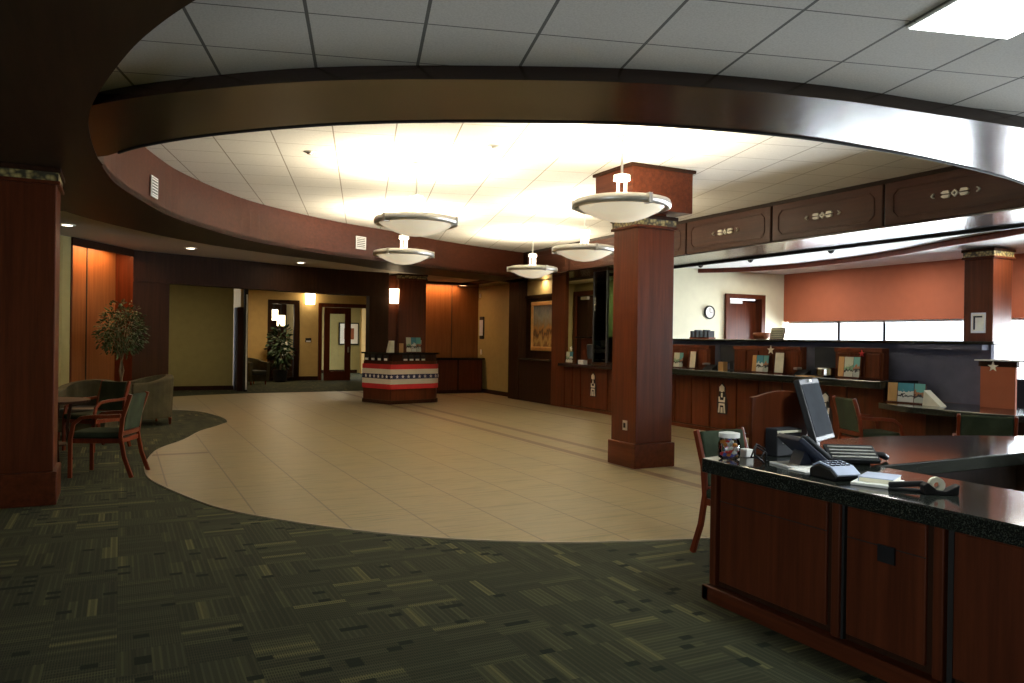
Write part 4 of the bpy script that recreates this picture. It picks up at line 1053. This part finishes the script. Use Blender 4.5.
# cafe table
t = thing('cafe_table', 'round dark cafe table beside the left column', 'table', (-.78, 10.75, 0))
MB().lathe([(.40, .715), (.46, .72), (.465, .745), (.455, .75)], seg=40).build('tabletop', 'walnut', t, .003, world=False)
for k in range(4):
    a_ = k * PI / 2 + .5
    MB().bar([(.30 * math.cos(a_), .30 * math.sin(a_), 0), (.24 * math.cos(a_), .24 * math.sin(a_), .4), (.28 * math.cos(a_), .28 * math.sin(a_), .715)], .035, .035).build('leg', 'walnut', t, world=False)
MB().lathe([(.22, .2), (.22, .22)], seg=24).build('lower_shelf', 'walnut', t, world=False)

# ------------------------------------------------------------------ PLANTS
def leaves(mb, n, centre, rad, lsize, seed, drop=.3):
    rnd = random.Random(seed)
    for i in range(n):
        while True:
            v = Vector((rnd.uniform(-1, 1), rnd.uniform(-1, 1), rnd.uniform(-1, 1)))
            if .25 < v.length < 1: break
        if rnd.random() < .25: v *= 1.12
        c = Vector(centre) + Vector((v.x * rad[0], v.y * rad[1], v.z * rad[2]))
        d = (v + Vector((rnd.uniform(-.6, .6), rnd.uniform(-.6, .6), rnd.uniform(-.6, .2) - drop))).normalized()
        u = d.cross(Vector((rnd.uniform(-1, 1), rnd.uniform(-1, 1), 1))).normalized(); w = d.cross(u)
        L = lsize * rnd.uniform(.7, 1.3); B = L * .5
        p = [c, c + d * L * .35 + u * B * .5, c + d * L * .75 + u * B * .35, c + d * L - w * L * .1, c + d * L * .75 - u * B * .35, c + d * L * .35 - u * B * .5]
        m0 = mb.vv(c + d * L * .5 - w * L * .06)
        vs = [mb.vv(q) for q in p]
        for k in range(6): mb.face([vs[k], vs[(k + 1) % 6], m0])
t = thing('potted_tree', 'small leafy indoor tree in front of the orange-lit niche', 'plant', (.02, 15.36, 0))
MB().lathe([(.15, 0), (.20, .05), (.22, .34), (.20, .36), (.18, .33)], seg=28).build('pot', 'terracotta_pot', t, world=False)
tr = MB().tube([(0, 0, .30), (.02, .01, .6), (-.02, 0, .9), (.02, .02, 1.2)], [.03, .026, .022, .018])
tr.tube([(.03, 0, .30), (-.02, .02, .6), (.03, -.01, .9), (0, .0, 1.2)], [.02, .02, .018, .015])
rnd = random.Random(3)
for k in range(12):
    a_ = k * 2.4; e = Vector((math.cos(a_) * rnd.uniform(.15, .33), math.sin(a_) * rnd.uniform(.15, .33), rnd.uniform(1.35, 1.95)))
    tr.tube([(0, 0, 1.1), tuple(e * .55 + Vector((0, 0, .55))), tuple(e)], [.014, .009, .004], 5)
tr.build('trunk', 'bark', t, smooth=True, world=False)
lv = MB(); leaves(lv, 1300, (0, 0, 1.58), (.40, .40, .42), .068, 11)
leaves(lv, 150, (0, 0, 1.95), (.28, .28, .2), .06, 12, .0)
lv.build('foliage', 'leaf', t, world=False)
t = thing('potted_plant', 'tall potted palm standing before the corridor window', 'plant', (4.85, 26.9, 0))
MB().lathe([(.18, 0), (.22, .05), (.25, .4), (.22, .42), (.2, .38)], seg=24).build('pot', 'black', t, world=False)
MB().tube([(0, 0, .35), (.03, 0, .9), (0, 0, 1.4)], [.03, .025, .015]).build('stem', 'bark', t, world=False)
lv = MB(); leaves(lv, 420, (0, 0, 1.15), (.36, .36, .75), .17, 21)
lv.build('foliage', 'leaf_dark', t, world=False)

# ------------------------------------------------------------------ far room details
t = thing('framed_print', 'framed print in a wide white mat seen through the corridor door', 'picture', (8.8, 33, 1.6))
MB().box(8.38, 9.25, 32.93, 32.99, 1.22, 2.18).build('frame', 'black', t)
MB().box(8.43, 9.20, 32.91, 32.93, 1.27, 2.13).build('mat', 'paper', t)
MB().box(8.60, 9.03, 32.90, 32.912, 1.46, 1.94).build('print', 'terracotta_pot', t)
struct(MB().box(9.2, 9.5, 32.3, 32.5, 0, 3.1).build('wall_room_pier', 'yellow'))
for x, z, lb in ((4.95, 2.35, 'left glowing box standing for a lamp reflection in the corridor window'), (5.2, 2.15, 'right glowing box standing for a lamp reflection in the corridor window')):  # glowing boxes stand in for lamps reflected in the corridor glass
    t = thing('lamp_reflection', lb, 'lamp', (x, 28.8, z), 0, 'lamp reflections in the corridor window')
    MB().box(-.12, .12, -.12, .12, -.22, .16).build('shade', 'lampshade', t, world=False)
    MB().box(-.01, .01, -.01, .01, .16, 3.15 - z).build('cord', 'black', t, world=False)
for x0, x1, z0, z1, lb in ((4.75, 4.98, .84, 1.1, 'white block behind the window for a bright glass reflection, left'), (5.35, 5.6, .84, 1.35, 'white folder block behind the window for a bright glass reflection')):  # white blocks stand in for bright blind reflections in the glass
    tag(MB().box(x0, x1, 29.4, 29.5, z0, z1).build('glass_glint', 'paper'), lb, 'glint')
tag(MB().box(4.3, 5.85, 29.3, 30.0, .0, .84).build('office_credenza', 'walnut', bevel=.01), 'dark credenza in the office behind the corridor window', 'cabinet')

# ------------------------------------------------------------------ LIGHTS
def area(name, loc, size, power, col=(1, 1, 1), rot=(0, 0, 0), sy=None, shape=None, spread=None):
    l = bpy.data.lights.new(name, 'AREA'); l.energy = power; l.color = col
    l.size = size
    if sy: l.shape = 'RECTANGLE'; l.size_y = sy
    if shape: l.shape = shape
    if spread: l.spread = spread
    o = bpy.data.objects.new(name, l); COL.objects.link(o); o.location = loc; o.rotation_euler = rot
    return o
for i, (x, y) in enumerate(lamp_pos):
    area('pendant_uplight', (x, y, 2.99), .5, 120, (1, .86, .62), (PI, 0, 0), shape='DISK')
# cove lights in niches
o = area('niche_cove_light', (*npt(.5, .12), 3.09), 1.3, 22, (1, .48, .20), (0, 0, math.atan2(nd.y, nd.x)), sy=.06)
area('end_cove_light', (8.1, 20.44, 3.09), 2.2, 30, (1, .50, .22), (0, 0, 0), sy=.06)
# recessed lights
for x, y in ((-.72, 13.1), (1.13, 15.32), (3.45, 16.9)):
    area('downlight', (x, y, 3.13), .14, 8, (1, .82, .58), shape='DISK')
area('troffer_light', (3.64, 2.16, 3.10), .54, 32, (.92, 1, .96), (0, 0, -.28), sy=.56)
# corridor and rooms
area('corridor_light', (4.6, 25.4, 3.1), .6, 40, (1, .78, .48), shape='DISK')
area('alcove_light', (1.2, 20.6, 3.1), .5, 24, (1, .82, .55), shape='DISK')
area('room_light', (7.8, 30.2, 3.1), .6, 60, (1, .85, .6), shape='DISK')
area('bay_light', (10.2, 15.6, 3.03), .4, 34, (1, .82, .55), shape='DISK')
area('painting_light', (9.22, 16.6, 3.03), .2, 4, (1, .82, .55), (0, 0, 0), shape='DISK')
def point(name, loc, p, col, r=.05):
    l = bpy.data.lights.new(name, 'POINT'); l.energy = p; l.color = col; l.shadow_soft_size = r
    o = bpy.data.objects.new(name, l); COL.objects.link(o); o.location = loc
point('sconce_light', (6.02, 18.2, 2.58), 5, (1, .6, .3))
# teller ceiling lights + daylight through window band
for y in (11.2, 9.0, 6.6):
    area('teller_light', (11.9, y, 3.04), .5, 22, (1, .93, .85), shape='DISK')
area('daylight', (13.4, 4.2, 1.55), 1.2, 2000, (.88, .92, 1), (0, math.radians(90), 0), sy=16)

area('left_fill_light', (-6.2, -.4, 1.6), 1.5, 120, (.95, .97, 1), (0, math.radians(-90), 0), sy=7)  # added fill through the invented left windows, brightens the desk panels
wd = bpy.data.worlds.new('sky'); SC.world = wd; wd.use_nodes = True
nt = wd.node_tree; nt.nodes.clear()
wo = nt.nodes.new('ShaderNodeOutputWorld'); bg = nt.nodes.new('ShaderNodeBackground')
sk = nt.nodes.new('ShaderNodeTexSky'); sk.sky_type = 'HOSEK_WILKIE'; sk.turbidity = 6
mx = nt.nodes.new('ShaderNodeMix'); mx.data_type = 'RGBA'; mx.inputs[0].default_value = .8
nt.links.new(sk.outputs[0], mx.inputs[6]); mx.inputs[7].default_value = (.85, .9, 1, 1)
nt.links.new(mx.outputs[2], bg.inputs[0]); bg.inputs[1].default_value = 3.0
nt.links.new(bg.outputs[0], wo.inputs[0])

# ------------------------------------------------------------------ CAMERA
pit, roll, yaw = (math.radians(v) for v in (-.15, .8, 26.95))
Fv = Vector((math.sin(yaw) * math.cos(pit), math.cos(yaw) * math.cos(pit), math.sin(pit)))
r0 = Vector((math.cos(yaw), -math.sin(yaw), 0)); u0 = r0.cross(Fv)
rv = r0 * math.cos(roll) + u0 * math.sin(roll); uv = -r0 * math.sin(roll) + u0 * math.cos(roll)
cd = bpy.data.cameras.new('camera'); cam = bpy.data.objects.new('camera', cd); COL.objects.link(cam)
cd.sensor_width = 36; cd.lens = 770 / 1024 * 36; cd.clip_end = 200; cd.clip_start = .05
mt = Matrix.Identity(4)
for i in range(3): mt[i][0] = rv[i]; mt[i][1] = uv[i]; mt[i][2] = -Fv[i]
mt.translation = Vector((0, 0, 1.55)); cam.matrix_world = mt
SC.camera = cam

SC.view_settings.view_transform = 'Standard'; SC.view_settings.look = 'None'
SC.view_settings.exposure = .5; SC.view_settings.gamma = 1; SC.view_settings.use_curve_mapping = False
SC.cycles.max_bounces = 8; SC.cycles.diffuse_bounces = 4; SC.cycles.glossy_bounces = 4; SC.cycles.transparent_max_bounces = 8
SC.cycles.caustics_reflective = False; SC.cycles.caustics_refractive = False
SC.cycles.sample_clamp_indirect = 6
